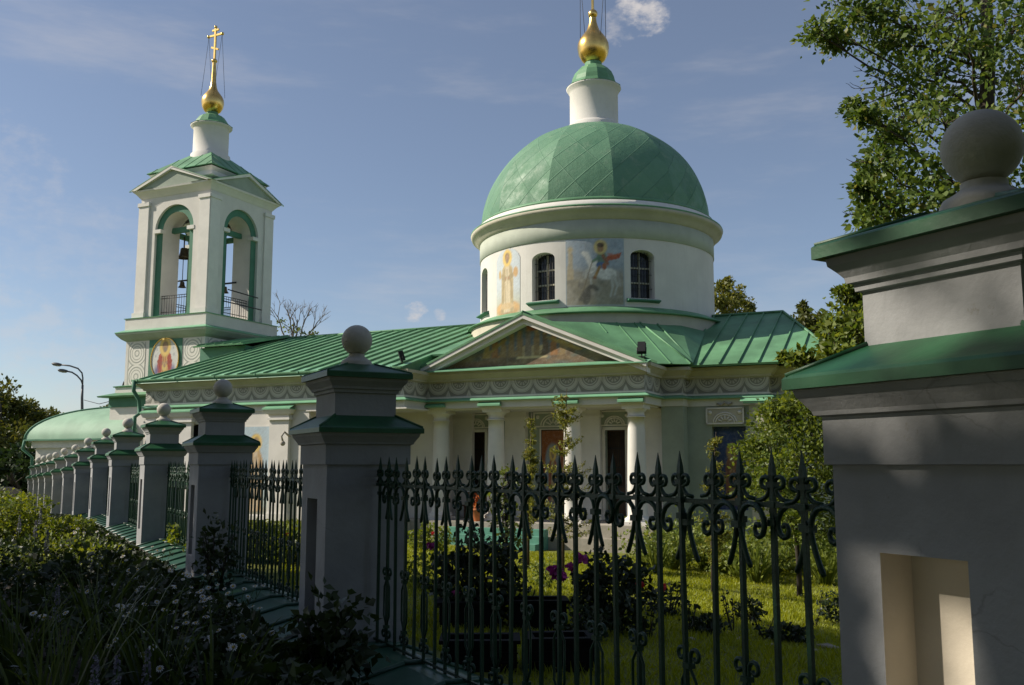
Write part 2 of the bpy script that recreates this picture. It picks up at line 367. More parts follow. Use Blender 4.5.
def leaf_cloud(name, pts, size, mat, parent=None, aspect=.62, up=.0, seed=1, vary=.5, mats=None):
    """real leaf blades: one bent rhombus per point"""
    r = np.random.default_rng(seed); pts = np.asarray(pts, float); n = len(pts)
    a = r.normal(size=(n, 3)); a[:, 2] -= .15; a /= np.linalg.norm(a, axis=1)[:, None]
    q = r.normal(size=(n, 3)); q[:, 2] += up*2; nrm = np.cross(a, np.cross(q, a)); nrm /= np.linalg.norm(nrm, axis=1)[:, None]
    b = np.cross(nrm, a); sz = np.asarray(size)*np.ones(n)*(1+vary*(r.random(n)-.5)*2)
    L_ = sz[:, None]; W = L_*aspect*.5
    p0 = pts-a*L_*.5; p2 = pts+a*L_*.5; bend = nrm*L_*.12
    p1 = pts+b*W+bend-a*L_*.08; p3 = pts-b*W+bend-a*L_*.08
    V = np.stack([p0, p1, p2, p3], 1).reshape(-1, 3)
    me = bpy.data.meshes.new(name); me.vertices.add(4*n); me.vertices.foreach_set('co', V.ravel().astype(np.float32))
    me.loops.add(4*n); me.loops.foreach_set('vertex_index', np.arange(4*n, dtype=np.int32))
    me.polygons.add(n); me.polygons.foreach_set('loop_start', np.arange(0, 4*n, 4, dtype=np.int32)); me.polygons.foreach_set('loop_total', np.full(n, 4, np.int32))
    me.materials.append(mat); me.update(calc_edges=True); me.validate()
    o = bpy.data.objects.new(name, me); COL.objects.link(o)
    if parent: o.parent = parent
    return o
def blade_mesh(name, roots, tips, width, mat, parent=None, seed=2, droop=0., segs=1):
    """grass like blades from root to tip, optionally arching"""
    r = np.random.default_rng(seed); roots = np.asarray(roots, float); tips = np.asarray(tips, float); n = len(roots)
    d = tips-roots; side = np.cross(d, r.normal(size=(n, 3))); side[:, 2] *= .2; side /= (np.linalg.norm(side, axis=1)[:, None]+1e-9)
    w_ = np.asarray(width)*np.ones(n); rows = []
    for k in range(segs+1):
        t = k/segs; p = roots+d*t; 
        p[:, 2] += droop*np.linalg.norm(d[:, :2], axis=1)*(math.sin(math.pi*t*.85)*1.0)
        ww = (w_*(1-t)**.6*.5 if k < segs else w_*.04)[:, None]
        rows += [p-side*ww, p+side*ww]
    K = 2*(segs+1); V = np.stack(rows, 1).reshape(-1, 3)
    fs = []
    base = np.arange(n)*K
    F = np.concatenate([np.stack([base+2*k, base+2*k+1, base+2*k+3, base+2*k+2], 1) for k in range(segs)], 0).astype(np.int32)
    me = bpy.data.meshes.new(name); me.vertices.add(len(V)); me.vertices.foreach_set('co', V.ravel().astype(np.float32))
    me.loops.add(F.size); me.loops.foreach_set('vertex_index', F.ravel())
    me.polygons.add(len(F)); me.polygons.foreach_set('loop_start', np.arange(0, F.size, 4, dtype=np.int32)); me.polygons.foreach_set('loop_total', np.full(len(F), 4, np.int32))
    me.materials.append(mat); me.update(calc_edges=True); me.validate()
    o = bpy.data.objects.new(name, me); COL.objects.link(o)
    if parent: o.parent = parent
    return o

# ------------------------------------------------------------------ frames and terrain
CH_O = Vector((3.924, 30.0, 0)); CH_R = R_(-25)
CH = Matrix.Translation(CH_O) @ Matrix.Rotation(CH_R, 4, 'Z')
FA = R_(28.25); FD = Vector((-math.sin(FA), math.cos(FA), 0)); FG = Vector((math.cos(FA), math.sin(FA), 0))  # along, garden side
P0 = Vector((1.615, 3.12, 0))
ballv = [150.5, 338.6, 387, 407.5, 422.7, 431.9, 441.2, 447.8, 451, 455, 456.5, 458.3, 459.8]
ballu = [985, 357, 223, 164, 128, 106.3, 88.3, 75.5, 64.5, 56, 49.5, 44, 38.5]
PIERS = []
for k in range(13):
    Y = 3.10+5.638*k; r = ray(ballu[k], ballv[k]); p = r*(Y/r.y); PIERS.append((p.x, Y, p.z+EYE))
PIERS[0] = (1.615, 3.12, 2.73)
for k, Y in zip(range(5, 13), (31., 34.4, 37.4, 39.8, 41.8, 43.4, 44.8, 46.0)):
    r = ray(ballu[k], ballv[k]); p = r*(Y/r.y); PIERS[k] = (p.x, Y, p.z+EYE)
DROP = [max(0, 2.82-p[2]) if k > 3 else 0. for k, p in enumerate(PIERS)]
def smooth(x): x = min(1., max(0., x)); return x*x*(3-2*x)
def gz(x, y):
    q = Vector((x, y, 0))-P0; g = q.dot(FG); t = q.dot(FD)
    k = min(max(t/6.4, 0), 8)*(1 if t < 32 else 1.35); k = min(k, 12); i = int(k); drop = DROP[i]+(DROP[min(i+1, 12)]-DROP[i])*(k-i)
    z = -drop
    if g > 0: z -= max(0, 1.02-drop)*smooth(g/13.)+.0
    if g < -9: z -= .6*smooth((-g-9)/20.)
    return z

def ground():
    xs = np.concatenate([[-3000, -800, -250, -120, -80], np.arange(-60, 42, 1.2), [60, 90, 140, 300, 900, 3000]])
    ys = np.concatenate([[-300, -60, -20], np.arange(-8, 75, 1.2), [85, 100, 130, 200, 400, 1000, 4000]])
    mb = MB(); nx = len(xs); P = []
    for y in ys:
        for x in xs: P.append((x, y, gz(x, y)+.02*math.sin(x*1.7)*math.cos(y*1.3)))
    F = [(j*nx+i, j*nx+i+1, (j+1)*nx+i+1, (j+1)*nx+i) for j in range(len(ys)-1) for i in range(nx-1)]
    mb.add(P, F, 0, True)
    t = Tree('ground_turf'); 
    c = t.mixc(t.ramp(t.noise(.8, 8, .7), .35, .65), (.125, .14, .012), (.165, .175, .016))
    c = t.mixc(t.ramp(t.noise(9, 6, .7), .5, .75, 0, .55), c, (.045, .038, .02))
    t.l(c, t.b.inputs['Base Color']); t.b.inputs['Roughness'].default_value = .95; t.bump(t.noise(30, 5), .8, .05)
    o = mb.build('ground', t.m); o['kind'] = 'structure'; return o
ground()

# ------------------------------------------------------------------ architecture helpers
def offset_poly(poly, d):
    n = len(poly); out = []
    for i in range(n):
        p, a, b = Vector(poly[i]), Vector(poly[i-1]), Vector(poly[(i+1) % n])
        e1 = (p-a).normalized(); e2 = (b-p).normalized()
        n1 = Vector((e1.y, -e1.x)); n2 = Vector((e2.y, -e2.x))
        k = n1+n2; k = k/(max(.2, k.dot(n1)))
        out.append(p+k*d)
    return out
def sweep(mb, poly, prof, mi=0, uv=False, skip=()):
    rings = [offset_poly(poly, d) for d, z in prof]; n = len(poly); acc = 0
    for i in range(n):
        j = (i+1) % n; ln = (Vector(poly[j])-Vector(poly[i])).length
        if i not in skip:
            for k in range(len(prof)-1):
                z0, z1 = prof[k][1], prof[k+1][1]
                a, b, c, d = rings[k][i], rings[k][j], rings[k+1][j], rings[k+1][i]
                e = (Vector(poly[j])-Vector(poly[i])).normalized(); o = Vector(poly[i])
                U = lambda q: acc+(q-o).dot(e)
                mb.quad((*a, z0), (*b, z0), (*c, z1), (*d, z1), mi, [(U(a), z0-prof[0][1]), (U(b), z0-prof[0][1]), (U(c), z1-prof[0][1]), (U(d), z1-prof[0][1])] if uv else None)
        acc += ln
def roof_slab(mb, poly, eave_dir, spacing=.6, th=.07, rib=.065, rw=.032, phase=0., mi=0, ribs=True):
    """planar roof sheet with standing seams running up the slope; poly = 3D points"""
    P = [Vector(p) for p in poly]; nrm = (P[1]-P[0]).cross(P[2]-P[0]).normalized()
    if nrm.z < 0: nrm = -nrm
    e = Vector(eave_dir); e = (e-nrm*e.dot(nrm)).normalized(); u = nrm.cross(e).normalized()
    if u.z < 0: u = -u
    n = len(P); low = [p-nrm*th for p in P]
    mb.add(P+low, [tuple(range(n)), tuple(range(2*n-1, n-1, -1))]+[(i, n+i, n+(i+1) % n, (i+1) % n) for i in range(n)], mi)
    if not ribs: return
    o = P[0]; S = [((p-o).dot(e), (p-o).dot(u)) for p in P]
    smin, smax = min(q[0] for q in S), max(q[0] for q in S)
    s = smin+spacing*(.5+phase)
    while s < smax-.05:
        ts = []
        for i in range(n):
            (s0, t0), (s1, t1) = S[i], S[(i+1) % n]
            if (s0-s)*(s1-s) < 0: ts.append(t0+(t1-t0)*(s-s0)/(s1-s0))
        if len(ts) >= 2:
            a, b = min(ts), max(ts); js = random.uniform(-.012, .012)
            q = [o+e*(s+js+dx)+u*t_+nrm*h for t_ in (a, b) for dx in (-rw/2, rw/2) for h in (0., rib)]
            mb.add(q, [(0, 1, 5, 4), (2, 6, 7, 3), (1, 3, 7, 5), (0, 2, 3, 1), (4, 5, 7, 6)], mi)
        s += spacing
def arched_wall(mb, mapf, s0, s1, z0, z1, ops, depth, ds=.5, na=12, mi=0, mi_rev=None, smooth=False):
    """wall over (s,z) with arched openings; ops = (centre, half width, z bottom, z spring, rise)"""
    if mi_rev is None: mi_rev = mi
    brk = {s0, s1}
    s = s0
    while s < s1: brk.add(s); s += ds
    for (c, hw, zb, zs, rise) in ops:
        brk = {b for b in brk if not (c-hw < b < c+hw)}
        for k in range(na+1): brk.add(c-hw*math.cos(math.pi*k/na))
    B = sorted(brk); B2 = [B[0]]
    for b in B[1:]:
        if b-B2[-1] > 1e-5: B2.append(b)
    def top(op, s):
        c, hw, zb, zs, rise = op; q = max(0., 1-((s-c)/hw)**2); return zs+rise*math.sqrt(q)
    for a, b in zip(B2[:-1], B2[1:]):
        m = (a+b)/2; op = next((o for o in ops if abs(m-o[0]) < o[1]), None)
        if op is None: mb.quad(mapf(a, z0, 0), mapf(b, z0, 0), mapf(b, z1, 0), mapf(a, z1, 0), mi, None, smooth)
        else:
            zb = op[2]; ta, tb = top(op, a), top(op, b)
            if zb > z0+1e-4:
                mb.quad(mapf(a, z0, 0), mapf(b, z0, 0), mapf(b, zb, 0), mapf(a, zb, 0), mi, None, smooth)
                mb.quad(mapf(a, zb, 0), mapf(b, zb, 0), mapf(b, zb, depth), mapf(a, zb, depth), mi_rev)
            mb.quad(mapf(a, ta, 0), mapf(b, tb, 0), mapf(b, z1, 0), mapf(a, z1, 0), mi, None, smooth)
            mb.quad(mapf(a, ta, 0), mapf(b, tb, 0), mapf(b, tb, depth), mapf(a, ta, depth), mi_rev)
    for (c, hw, zb, zs, rise) in ops:
        for s in (c-hw, c+hw):
            mb.quad(mapf(s, zb, 0), mapf(s, zs, 0), mapf(s, zs, depth), mapf(s, zb, depth), mi_rev)
class Canvas:
    """colours of a painted panel, rasterised on a small grid"""
    def __init__(s, w, h, col):
        s.w, s.h = w, h; s.a = np.zeros((h, w, 3)); s.a[:] = col; s.mask = np.ones((h, w), bool)
        s.X, s.Y = np.meshgrid((np.arange(w)+.5)/w, (np.arange(h)+.5)/h)
    def put(s, f, col, al=1.):
        f = np.clip(f*al, 0, 1)[..., None]; s.a = s.a*(1-f)+np.array(col)*f; return s
    def ell(s, cx, cy, rx, ry, col, soft=.12, al=1., rot=0.):
        x, y = s.X-cx, s.Y-cy; c_, s_ = math.cos(rot), math.sin(rot)
        d = np.sqrt(((x*c_+y*s_)/rx)**2+((y*c_-x*s_)/ry)**2); return s.put((1+soft-d)/(2*soft), col, al)
    def poly(s, pts, col, al=1.):
        ins = np.zeros((s.h, s.w), bool); n = len(pts)
        for i in range(n):
            (x0, y0), (x1, y1) = pts[i], pts[(i+1) % n]
            if y0 == y1: continue
            c = ((y0 > s.Y) != (y1 > s.Y)) & (s.X < (x1-x0)*(s.Y-y0)/(y1-y0)+x0); ins ^= c
        return s.put(ins.astype(float), col, al)
    def line(s, p, q, wd, col, al=1.):
        p, q = np.array(p), np.array(q); d = q-p; t = np.clip(((s.X-p[0])*d[0]+(s.Y-p[1])*d[1])/(d@d), 0, 1)
        dd = np.hypot(s.X-p[0]-t*d[0], s.Y-p[1]-t*d[1]); return s.put((wd-dd)/(wd*.4), col, al)
    def grad(s, y0, y1, col, al=1.): return s.put(np.clip((s.Y-y0)/(y1-y0), 0, 1), col, al)
    def speck(s, amt, k=1):
        g = rng.normal(size=(s.h//k+2, s.w//k+2)); g = np.kron(g, np.ones((k, k)))[:s.h, :s.w]; s.a *= (1+amt*g)[..., None]; s.a = np.clip(s.a, .005, .9); return s
    def mesh(s, name, mapf, parent, mat=None):
        mb = MB(); w_, h_ = s.w, s.h; Vs = []
        for j in range(h_+1):
            for i in range(w_+1): Vs.append(mapf(i/w_, j/h_))
        fs = []; cols = []
        for j in range(h_):
            for i in range(w_):
                if s.mask[j, i]: fs.append((j*(w_+1)+i, j*(w_+1)+i+1, (j+1)*(w_+1)+i+1, (j+1)*(w_+1)+i)); cols.append(s.a[j, i])
        # thickness at the rim
        mb.add(Vs, fs, 0, False); o = mb.build(name, mat or M['mural'], parent); me = o.data
        at = me.color_attributes.new('Col', 'FLOAT_COLOR', 'POINT')
        P = np.pad(s.a, ((0, 1), (0, 1), (0, 0)), 'edge'); Q = np.pad(s.a, ((1, 0), (1, 0), (0, 0)), 'edge')
        arr = np.ones((h_+1, w_+1, 4)); arr[..., :3] = (P+Q)/2
        at.data.foreach_set('color', arr.ravel().astype(np.float32)); return o
SKIN = (.36, .22, .12); GOLD = (.62, .43, .12)
def saint(cv, cx, lo, hi, wd, robe, under, halo=GOLD, skin=SKIN):
    h = hi-lo; hr = wd*.22; y = lambda f: lo+h*f; asp = cv.w/cv.h*1.3
    cv.ell(cx, y(.03), wd*.6, h*.05, sc3(robe, .5), .4, .6)
    out = [(-.16, .80), (-.34, .72), (-.42, .5), (-.40, .25), (-.44, .02), (.44, .02), (.40, .25), (.42, .5), (.34, .72), (.16, .80)]
    cv.poly([(cx+a*wd, y(b)) for a, b in out], robe)
    cv.poly([(cx-wd*.12, y(.79)), (cx+wd*.10, y(.79)), (cx+wd*.22, y(.35)), (cx+wd*.16, y(.02)), (cx-wd*.20, y(.02)), (cx-wd*.16, y(.4))], under)
    for k in (-.34, -.26, -.1, .04, .27, .35): cv.line((cx+k*wd*.7, y(.70)), (cx+k*wd*1.15, y(.04)), wd*.022, sc3(robe, .55), .6)
    for k in (-1, 1): cv.line((cx+k*wd*.36, y(.60)), (cx+k*wd*.12, y(.56)), wd*.08, sc3(robe, .72)); cv.ell(cx+k*wd*.10, y(.565), wd*.06, wd*.06*asp, skin)
    cv.ell(cx, y(.885), hr*1.45, hr*1.45*asp, halo); cv.ell(cx, y(.885), hr*1.25, hr*1.25*asp, sc3(halo, 1.15))
    cv.ell(cx, y(.90), hr*.70, hr*.70*asp, (.14, .09, .06), .3); cv.ell(cx, y(.875), hr*.52, hr*.74*asp, skin); cv.ell(cx, y(.835), hr*.42, hr*.40*asp, (.22, .17, .12), .3, .75)

# ------------------------------------------------------------------ the church
church = thing('church', 'white domed church with green roofs, columned portico and scalloped grey frieze', 'church', CH_O, CH_R)
YC = 6.3; XD = -3.54
FP = [(-19.1, 14.5), (-19.1, -1.9), (-7.42, -1.9), (-7.42, -.45), (.47, -.45), (.47, 1.35), (1.2, 1.35), (1.2, 1.9), (3.88, 1.9), (3.88, 2.4), (5.8, 2.4), (5.8, 10.2), (3, 10.2), (3, 14.5)]
WP = [(-19.1, 14.5), (-19.1, -1.9), (-11.3, -1.9), (-11.3, .3), (-7.42, .3), (-7.42, 1.75), (.47, 1.75), (.47, 1.35), (1.2, 1.35), (1.2, 1.9), (3.88, 1.9), (3.88, 2.4), (5.8, 2.4), (5.8, 10.2), (3, 10.2), (3, 14.5)]
FP = [(a-.0, b) for a, b in FP]
# walls: nave front with window openings, the rest plain
mb = MB()
def flat(a, b):
    a, b = Vector(a), Vector(b); e = (b-a).normalized(); nn = Vector((e.y, -e.x))
    return lambda s, z, d: (*(a+e*s-nn*d), z)
nv_ops = [(c, .55, 1.0, 2.9, .25) for c in (2.6,)]
for i in range(len(WP)):
    a, b = WP[i], WP[(i+1) % len(WP)]; ln = (Vector(b)-Vector(a)).length
    ops = []
    zt = 3.9
    if i == 1: ops = nv_ops
    if i == 5: ops = [(.85, .36, -.2, 2.82, .0), (6.15, .36, -.2, 2.82, .0)]
    if i == 9: ops = [(1.35, .55, .2, 2.88, .0)]
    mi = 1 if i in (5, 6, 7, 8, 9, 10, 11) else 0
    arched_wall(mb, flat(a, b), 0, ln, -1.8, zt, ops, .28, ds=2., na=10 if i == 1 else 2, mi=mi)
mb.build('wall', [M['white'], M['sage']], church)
# plinth, string ledge, frieze, cornice: swept round the whole plan
mb = MB(); sweep(mb, WP, [(0, -.55), (.10, -.55), (.10, -1.6)][::-1]); mb.build('plinth', M['stone'], church)
mb = MB(); sweep(mb, FP, [(-.3, 3.55), (.03, 3.55), (.03, 3.78)]); mb.build('architrave', M['white'], church)
mb = MB(); sweep(mb, FP, [(.03, 3.78), (.17, 3.79), (.17, 3.815), (.0, 3.90)]); mb.build('ledge', M['ledge'], church)
mb = MB(); sweep(mb, FP, [(.0, 3.90), (.02, 3.905), (.02, 3.955), (.0, 3.96)]); mb.build('frieze_base', M['trim'], church)
mb = MB(); sweep(mb, FP, [(-.012, 3.96), (-.012, 4.465)], uv=True); mb.build('frieze', M['frieze'], church)
mb = MB(); sweep(mb, FP, [(-.01, 4.465), (.07, 4.475), (.08, 4.54), (.13, 4.58), (.24, 4.68), (.30, 4.70), (.31, 4.80), (-.3, 4.81)]); mb.build('cornice', M['cream'], church)
# portico ceiling and back of its beam
mb = MB(); mb.box(-7.3, .36, -.35, 1.8, 3.5, 3.552); mb.build('portico_ceiling', M['white'], church)
# nave roof
mb = MB(); zE, zR = 4.86, 7.5
roof_slab(mb, [(-19.35, -2.28, zE), (-7.36, -2.28, zE), (-7.36, YC, zR), (-19.35, YC, zR)], (1, 0, 0), .60)
roof_slab(mb, [(-7.36, -.2, zE+(zR-zE)*2.08/8.58), (-3.45, -.2, zE+(zR-zE)*2.08/8.58), (-3.45, YC, zR), (-7.36, YC, zR)], (1, 0, 0), .60, ribs=False)
roof_slab(mb, [(-19.35, 2*YC+2.28, zE), (-3.45, 2*YC+2.28, zE), (-3.45, YC, zR), (-19.35, YC, zR)], (1, 0, 0), .60)
mb.tube([(-19.4, YC, zR+.03), (-8, YC, zR+.03)], .06, 6)
mb.box(-19.40, -7.30, -2.36, -2.24, zE-.05, zE+.02)
nroof = mb.build('nave_roof', M['roof'], church)
mb = MB(); mb.quad((-19.4, -2.33, zE-.14), (-7.32, -2.33, zE-.14), (-7.32, -2.27, zE-.015), (-19.4, -2.27, zE-.015)); 
mb.quad((-19.4, -2.37, zE-.02), (-7.32, -2.37, zE-.02), (-7.32, -1.55, zE+.23), (-19.4, -1.55, zE+.23))
for x in np.arange(-19.1, -7.4, 1.9): mb.box(x-.02, x+.02, -2.38, -2.30, zE-.05, zE+.03)
mb.build('gutter', M['ledge'], church)
# gable triangles closing the nave roof
mb = MB(); mb.add([(-19.1, -1.9, 4.81), (-19.1, 14.5, 4.81), (-19.1, YC, 7.38)], [(0, 1, 2)]); mb.build('gable_wall', M['white'], church); mb = MB(); mb.add([(-7.40, -2.2, 4.81), (-7.40, 1., 4.81), (-7.40, 1., 5.80), (-7.40, -2.2, 4.87)], [(0, 1, 2, 3)]); mb.build('roof_end', M['roof'], church)
# right wing roof (hipped)
mb = MB(); zE2, zR2 = 4.86, 7.2; a = (-3.45, 1.45, zE2); 
roof_slab(mb, [(-3.45, 1.28, zE2), (6.2, 1.28, zE2), (3.72, YC, zR2), (-3.45, YC, zR2)], (1, 0, 0), .62)
roof_slab(mb, [(6.2, 1.28, zE2), (6.2, 2*YC-1.28, zE2), (3.72, YC, zR2)], (0, 1, 0), .62)
roof_slab(mb, [(6.2, 2*YC-1.28, zE2), (-3.45, 2*YC-1.28, zE2), (-3.45, YC, zR2), (3.72, YC, zR2)], (1, 0, 0), .62)
mb.tube([(6.2, 1.28, zE2+.02), (3.72, YC, zR2+.04), (-1, YC, zR2+.04)], .05, 6)
# warped cricket between the portico roof, the drum and the wing
def facet(pts, e, ribs, ph=0.): roof_slab(mb, pts, e, .62, .03, .03, .03, ph, 0, ribs)
A_, B_, D_, E_, V_, F_ = (-2.05, 1.40, 6.53), (-.5, 2.30, 6.53), (.65, 3.5, 6.52), (1.25, 4.6, 6.42), (1.62, 1.10, 4.88), (.62, .55, 4.89)
facet([F_, V_, B_, A_], (1.4, 1.6, 0), True); facet([V_, D_, B_], (1.4, 1.6, 0), False); facet([V_, E_, D_], (1.4, 1.6, 0), False); facet([F_, A_, (-3.3, .45, 6.52)], (1.4, 1.6, 0), False)
for (p, q) in ((B_, V_), ((.0, 2.75, 6.50), (1.5, 1.45, 5.05))): mb.tube([Vector(p)+Vector((0, 0, .02)), Vector(q)+Vector((0, 0, .02))], .035, 5)
mb.build('wing_roof', M['roof'], church)
# portico roof and pediment
xa, xb, xr, zr, ze = -7.72, .66, -3.53, 6.64, 4.87
mb = MB(); yf, yb = -.92, 4.8
roof_slab(mb, [(xb, yf, ze), (xb, yb, ze), (xr, yb, zr), (xr, yf, zr)], (0, 1, 0), .62, phase=.3)
roof_slab(mb, [(xa, yb, ze), (xa, yf, ze), (xr, yf, zr), (xr, yb, zr)], (0, 1, 0), .62, phase=.3)
mb.tube([(xr, yf, zr+.02), (xr, 2.2, zr+.02)], .045, 6)
proof = mb.build('portico_roof', M['roof'], church)
mb = MB(); sl = (zr-ze)/(xb-xr)
def rake(x0, z0, x1, z1, t, y0, y1, mi=0):   # board under the roof edge
    for (p, q) in ((y0, y1),):
        mb.add([(x0, p, z0), (x1, p, z1), (x1, p, z1-t), (x0, p, z0-t), (x0, q, z0), (x1, q, z1), (x1, q, z1-t), (x0, q, z0-t)],
               [(0, 1, 2, 3), (4, 7, 6, 5), (3, 2, 6, 7), (0, 4, 5, 1), (0, 3, 7, 4), (1, 5, 6, 2)], mi)
for (x0, x1) in ((xa, xr), (xb, xr)):
    rake(x0, ze-.075, x1, zr-.075, .13, -.90, -.44); 
    rake(x0, ze-.207, x1, zr-.207, .17, -.78, -.44)
mb.build('pediment_cornice', M['trim'], church)
mb = MB(); mb.quad((-7.85, -.93, 4.815), (.74, -.93, 4.815), (.74, -.50, 4.93), (-7.85, -.50, 4.93)); mb.quad((-7.85, -.93, 4.78), (.74, -.93, 4.78), (.74, -.93, 4.815), (-7.85, -.93, 4.815)); mb.build('pediment_flashing', M['ledge'], church)
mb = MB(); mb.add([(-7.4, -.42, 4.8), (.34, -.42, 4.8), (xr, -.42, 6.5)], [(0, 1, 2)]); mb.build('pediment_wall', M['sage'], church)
cv = Canvas(150, 46, (.13, .17, .20)); cv.grad(.5, .0, (.10, .12, .10), .3)
cv.put(np.clip((.42-cv.Y)/.3, 0, 1), (.20, .12, .06), .9)
for _ in range(60): cv.ell(random.random(), random.uniform(.0, .35), random.uniform(.01, .05), random.uniform(.03, .09), random.choice([(.25, .16, .08), (.12, .08, .05), (.30, .22, .12), (.14, .17, .15)]), .5, .6)
cv.poly([(.44, .16), (.60, .16), (.59, .44), (.45, .44)], (.56, .44, .24)); cv.line((.45, .30), (.6, .30), .008, (.28, .2, .1)); cv.line((.44, .42), (.6, .42), .01, (.5, .4, .22))
for k in range(11):
    x = .28+k*.044; c_ = random.choice([(.34, .16, .06), (.16, .11, .07), (.28, .19, .09), (.40, .27, .10), (.22, .17, .12)]); h_ = .50+.30*(1-abs(x-.5)*3.4)
    cv.poly([(x-.02, .2), (x+.02, .2), (x+.012, h_), (x-.012, h_)], c_); cv.ell(x, h_, .010, .035, (.36, .25, .12))
cv.line((.26, .2), (.38, .6), .014, (.36, .24, .08)); cv.line((.62, .56), (.76, .30), .02, (.40, .28, .10)); cv.line((.60, .6), (.72, .44), .012, (.42, .33, .14))
cv.ell(.52, .86, .03, .10, (.30, .10, .05)); cv.speck(.10).speck(.08, 3)
tx0, tx1, tz0, tz1 = -7.02, -.04, 4.93, 6.42
for j in range(46):
    for i in range(150):
        x = (i+.5)/150; cv.mask[j, i] = (j+.5)/46 < 1-abs(x-.5)*2
cv.mesh('pediment_painting', lambda u, v: (tx0+(tx1-tx0)*(.5+(u-.5)), -.435, tz0+(tz1-tz0)*v), church)
# columns, with their green cap ledges, and pilasters
def column(x, y):
    mb = MB(); z0, z1 = -.22, 3.55
    mb.frustum(.42, .42, z0, .42, .42, z0+.10, x, y)
    prof = [(.40, z0+.10), (.42, z0+.15), (.40, z0+.20), (.33, z0+.24)]
    for k in range(9):
        t = k/8; prof.append((.315-.055*t**1.6, z0+.28+(3.02-z0-.1)*t))
    prof += [(.30, 3.13), (.305, 3.17), (.265, 3.18), (.265, 3.30), (.33, 3.36), (.35, 3.40)]
    mb.lathe(prof, x, y, 36); mb.frustum(.36, .36, 3.40, .36, .36, 3.55, x, y); return mb.build('column', M['trim'], church)
for x in (-7.05, -4.92, -2.15, .03):
    column(x, 0.0)
    mb = MB(); mb.box(x-.42, x+.42, -.62, -.46, 3.60, 3.665); mb.quad((x-.42, -.62, 3.665), (x+.42, -.62, 3.665), (x+.42, -.46, 3.76), (x-.42, -.46, 3.76)); mb.build('column_ledge', M['ledge'], church)
    mb = MB(); mb.box(x-.40, x+.40, 1.52, 1.75, -.9, 3.25); mb.box(x-.46, x+.46, 1.46, 1.75, 3.25, 3.33); mb.box(x-.43, x+.43, 1.49, 1.75, 3.33, 3.5); mb.box(x-.45, x+.45, 1.47, 1.75, -.2, .05); mb.build('pilaster', M['trim'], church)
def nave_pilaster(x):
    mb = MB(); y = -1.9; mb.box(x-.42, x+.42, y-.14, y, -1.2, 3.22); mb.box(x-.50, x+.50, y-.22, y, 3.22, 3.30); mb.box(x-.45, x+.45, y-.17, y, 3.30, 3.42); mb.frustum(.52, .25, 3.42, .60, .32, 3.58, x, y); mb.box(x-.48, x+.48, y-.2, y, -.3, -.05)
    o = mb.build('pilaster', M['trim'], church)
    mb = MB(); mb.box(x-.62, x+.62, y-.34, y-.02, 3.582, 3.63); mb.quad((x-.62, y-.34, 3.63), (x+.62, y-.34, 3.63), (x+.62, y-.02, 3.76), (x-.62, y-.02, 3.76)); mb.build('pilaster_ledge', M['ledge'], church)
for x in (-18.4, -17.0, -12.5): nave_pilaster(x)
column(-9.6, -1.52)  # unseen loggia added here, wall opened so sun reaches the portico columns
mb = MB(); mb.box(-11.4, -7.30, -1.95, .4, 3.50, 3.548); mb.build('added_loggia_ceiling', M['white'], church); mb = MB(); mb.box(-11.3, -7.752, -1.98, .3, -1.7, -.22); mb.build('added_loggia_floor', M['stone'], church)
mb = MB(); mb.tube([(-12.0, -2.05, 2.62), (-12.0, -2.35, 2.78), (-12.0, -2.5, 2.62), (-12.0, -2.42, 2.45)], .035, 6); mb.sphere((-12., -2.42, 2.38), .09); mb.build('wall_bracket', M['stone'], church)
mb = MB(); mb.box(3.25, 3.88, 1.76, 1.9, -1, 3.55); mb.build('pilaster', M['cream'], church)
mb = MB(); mb.box(3.1, 4.0, 1.58, 1.72, 3.60, 3.66); mb.quad((3.0, 1.55, 3.665), (4.0, 1.55, 3.665), (4.0, 1.70, 3.77), (3.0, 1.70, 3.77)); mb.build('pilaster_ledge', M['ledge'], church)
# doors with lunettes above
def lunette(x, y, w_, z0, z1):
    mb = MB(); h = z1-z0
    mb.box(x-w_, x+w_, y-.05, y, z0, z1, 0)
    for rr in (w_*.62, w_*.50):
        pts = [(x+rr*math.cos(math.pi*k/14), y-.06, z0+.04+rr*.86*math.sin(math.pi*k/14)) for k in range(15)]; mb.tube(pts, .028, 5, 1)
    for k in range(1, 6):
        a = math.pi*k/6; mb.tube([(x+.1*math.cos(a), y-.06, z0+.04+.1*math.sin(a)), (x+w_*.42*math.cos(a), y-.06, z0+.04+w_*.38*math.sin(a))], .028, 5, 1)
    for sx in (-1, 1): mb.sphere((x+sx*w_*.78, y-.055, z1-.17), .07, 10, 6, 1)
    for (a, b, c, d) in ((x-w_, x+w_, z1-.05, z1), (x-w_, x+w_, z0, z0+.05), (x-w_, x-w_+.05, z0, z1), (x+w_-.05, x+w_, z0, z1)): mb.box(a, b, y-.075, y-.052, c, d, 1)
    return mb
for x in (-6.57, -1.27):
    mb = MB(); mb.box(x-.36, x+.36, 1.98, 2.03, -.2, 2.82); d = mb.build('door', M['wood'], church)
    mb = MB()
    for k in range(9): mb.tube([(x-.30+.075*k, 1.93, .9), (x-.30+.075*k, 1.93, 2.76)], .012, 5)
    for z in (.9, 1.55, 2.2): mb.box(x-.34, x+.34, 1.92, 1.95, z-.02, z+.02)
    mb.build('grille', M['dark'], d)
    mb = MB(); mb.box(x-.46, x-.36, 1.70, 1.80, -.2, 2.9); mb.box(x+.36, x+.46, 1.70, 1.80, -.2, 2.9); mb.box(x-.46, x+.46, 1.70, 1.748, 2.82, 2.92); mb.build('door_frame', M['trim'], church)
    lunette(x, 1.748, .56, 2.95, 3.48).build('lunette', [M['sage'], M['trim']], church)
lunette(-3.53, 1.748, .75, 2.95, 3.48).build('lunette', [M['sage'], M['trim']], church)
